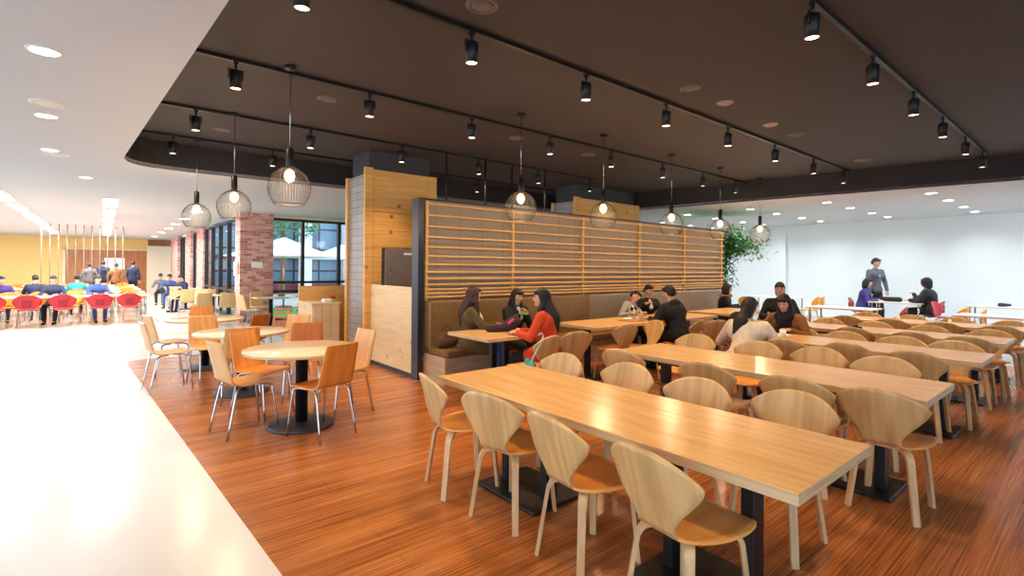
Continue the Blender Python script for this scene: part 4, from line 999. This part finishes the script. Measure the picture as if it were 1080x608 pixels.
for i, (x, y) in enumerate(((9.75, 2.25), (9.6, 1.6))):
    tag(MB().lathe([(.03, 0), (.03, .02), (.012, .08)], 12, (x, y, .741)).build('tissue', M['paper']), f'crumpled white tissue on the fifth long table, {"nearer the bench" if i == 0 else "nearer the open end"}', 'tissue')
lumpy('black_bag', [((15.7, 3.6, .80), (15.8, 4.0, .80), .07, .06)], M['blackc'], .015, 'black bag lying on the far bay table before the standing man', 'bag')
lumpy('dark_cap', [((15.7, 1.75, .78), (15.8, 1.6, .78), .05, .03)], M['navy'], .012, 'small dark item on the far bay wall table', 'cap')

# bamboo plant beyond the screen
bm_ = thing('bamboo_plant', 'tall green bamboo plant behind the far end of the screen', 'plant', (12.45, 6.75, 0))
MB().lathe([(.16, 0), (.22, .02), (.26, .42), (.24, .42), (.22, .38), (.001, .38)], 24).build('pot', M['coldark'], bm_)
rnd = random.Random(3); LF = MB()
def spray(p, n, R, s):
    for _ in range(n):
        u_ = Vector((rnd.gauss(0, R), rnd.gauss(0, R), rnd.gauss(0, R*.6))); q = p+u_; a = rnd.uniform(0, 2*PI); d = Vector((math.cos(a), math.sin(a), rnd.uniform(-.9, .1))).normalized(); w = d.cross(Vector((0, 0, 1))).normalized()*s*.13
        LF.add([q, q+d*s*.4+w, q+d*s, q+d*s*.4-w], [(0, 1, 2, 3)])
for i in range(8):
    a = 2*PI*i/8; top_ = Vector((.55*math.cos(a)+rnd.uniform(-.2, .2), .55*math.sin(a)+rnd.uniform(-.2, .2), rnd.uniform(2.1, 2.55)))
    pts = [Vector((.08*math.cos(a), .08*math.sin(a), .36)), Vector((.12*math.cos(a), .12*math.sin(a), 1.2)), Vector((.22*math.cos(a), .22*math.sin(a), 2.0)), top_]
    cpts = [Vector(p) for p in catmull([tuple(p) for p in pts], 4)]
    MB().tube(cpts, .012, 6).build('stem', plain('cane', (96, 112, 60), .5) if i == 0 else bpy.data.materials['cane'], bm_)
    for p in cpts[4:]: spray(p, 46, .17, .19)
    spray(top_, 150, .24, .2); spray(top_*.93, 90, .25, .19)
LF.build('foliage', plain('bamboo_leaf', (62, 128, 52), .55, var=.35, scale=8), bm_)

# ------------------------------------------------------------------ daylight
w = bpy.data.worlds.new('sky'); bpy.context.scene.world = w; w.use_nodes = True
nt = w.node_tree; bgn = nt.nodes['Background']; tcw = nt.nodes.new('ShaderNodeTexCoord'); sep = nt.nodes.new('ShaderNodeSeparateXYZ'); rp = nt.nodes.new('ShaderNodeValToRGB')
nt.links.new(tcw.outputs['Generated'], sep.inputs[0]); nt.links.new(sep.outputs['Z'], rp.inputs['Fac'])
rp.color_ramp.elements[0].color = (.70, .82, .96, 1); rp.color_ramp.elements[1].color = (.52, .72, 1.0, 1)
nt.links.new(rp.outputs['Color'], bgn.inputs['Color']); bgn.inputs['Strength'].default_value = 2.9

# ------------------------------------------------------------------ view
s = bpy.context.scene
s.view_settings.view_transform = 'Standard'; s.view_settings.look = 'None'; s.view_settings.gamma = 1; s.view_settings.use_curve_mapping = False
s.view_settings.exposure = 0.42
s.cycles.use_denoising = True
s.cycles.max_bounces = 7; s.cycles.diffuse_bounces = 4; s.cycles.glossy_bounces = 3; s.cycles.transparent_max_bounces = 8
s.cycles.sample_clamp_indirect = 6; s.cycles.caustics_reflective = False; s.cycles.caustics_refractive = False
# unused prototypes are removed
for pr in (FAN, SHL, SLT, RC, OC, AC):
    if not pr.get('label'):
        for ch in list(pr.children_recursive): bpy.data.objects.remove(ch)
        bpy.data.objects.remove(pr)
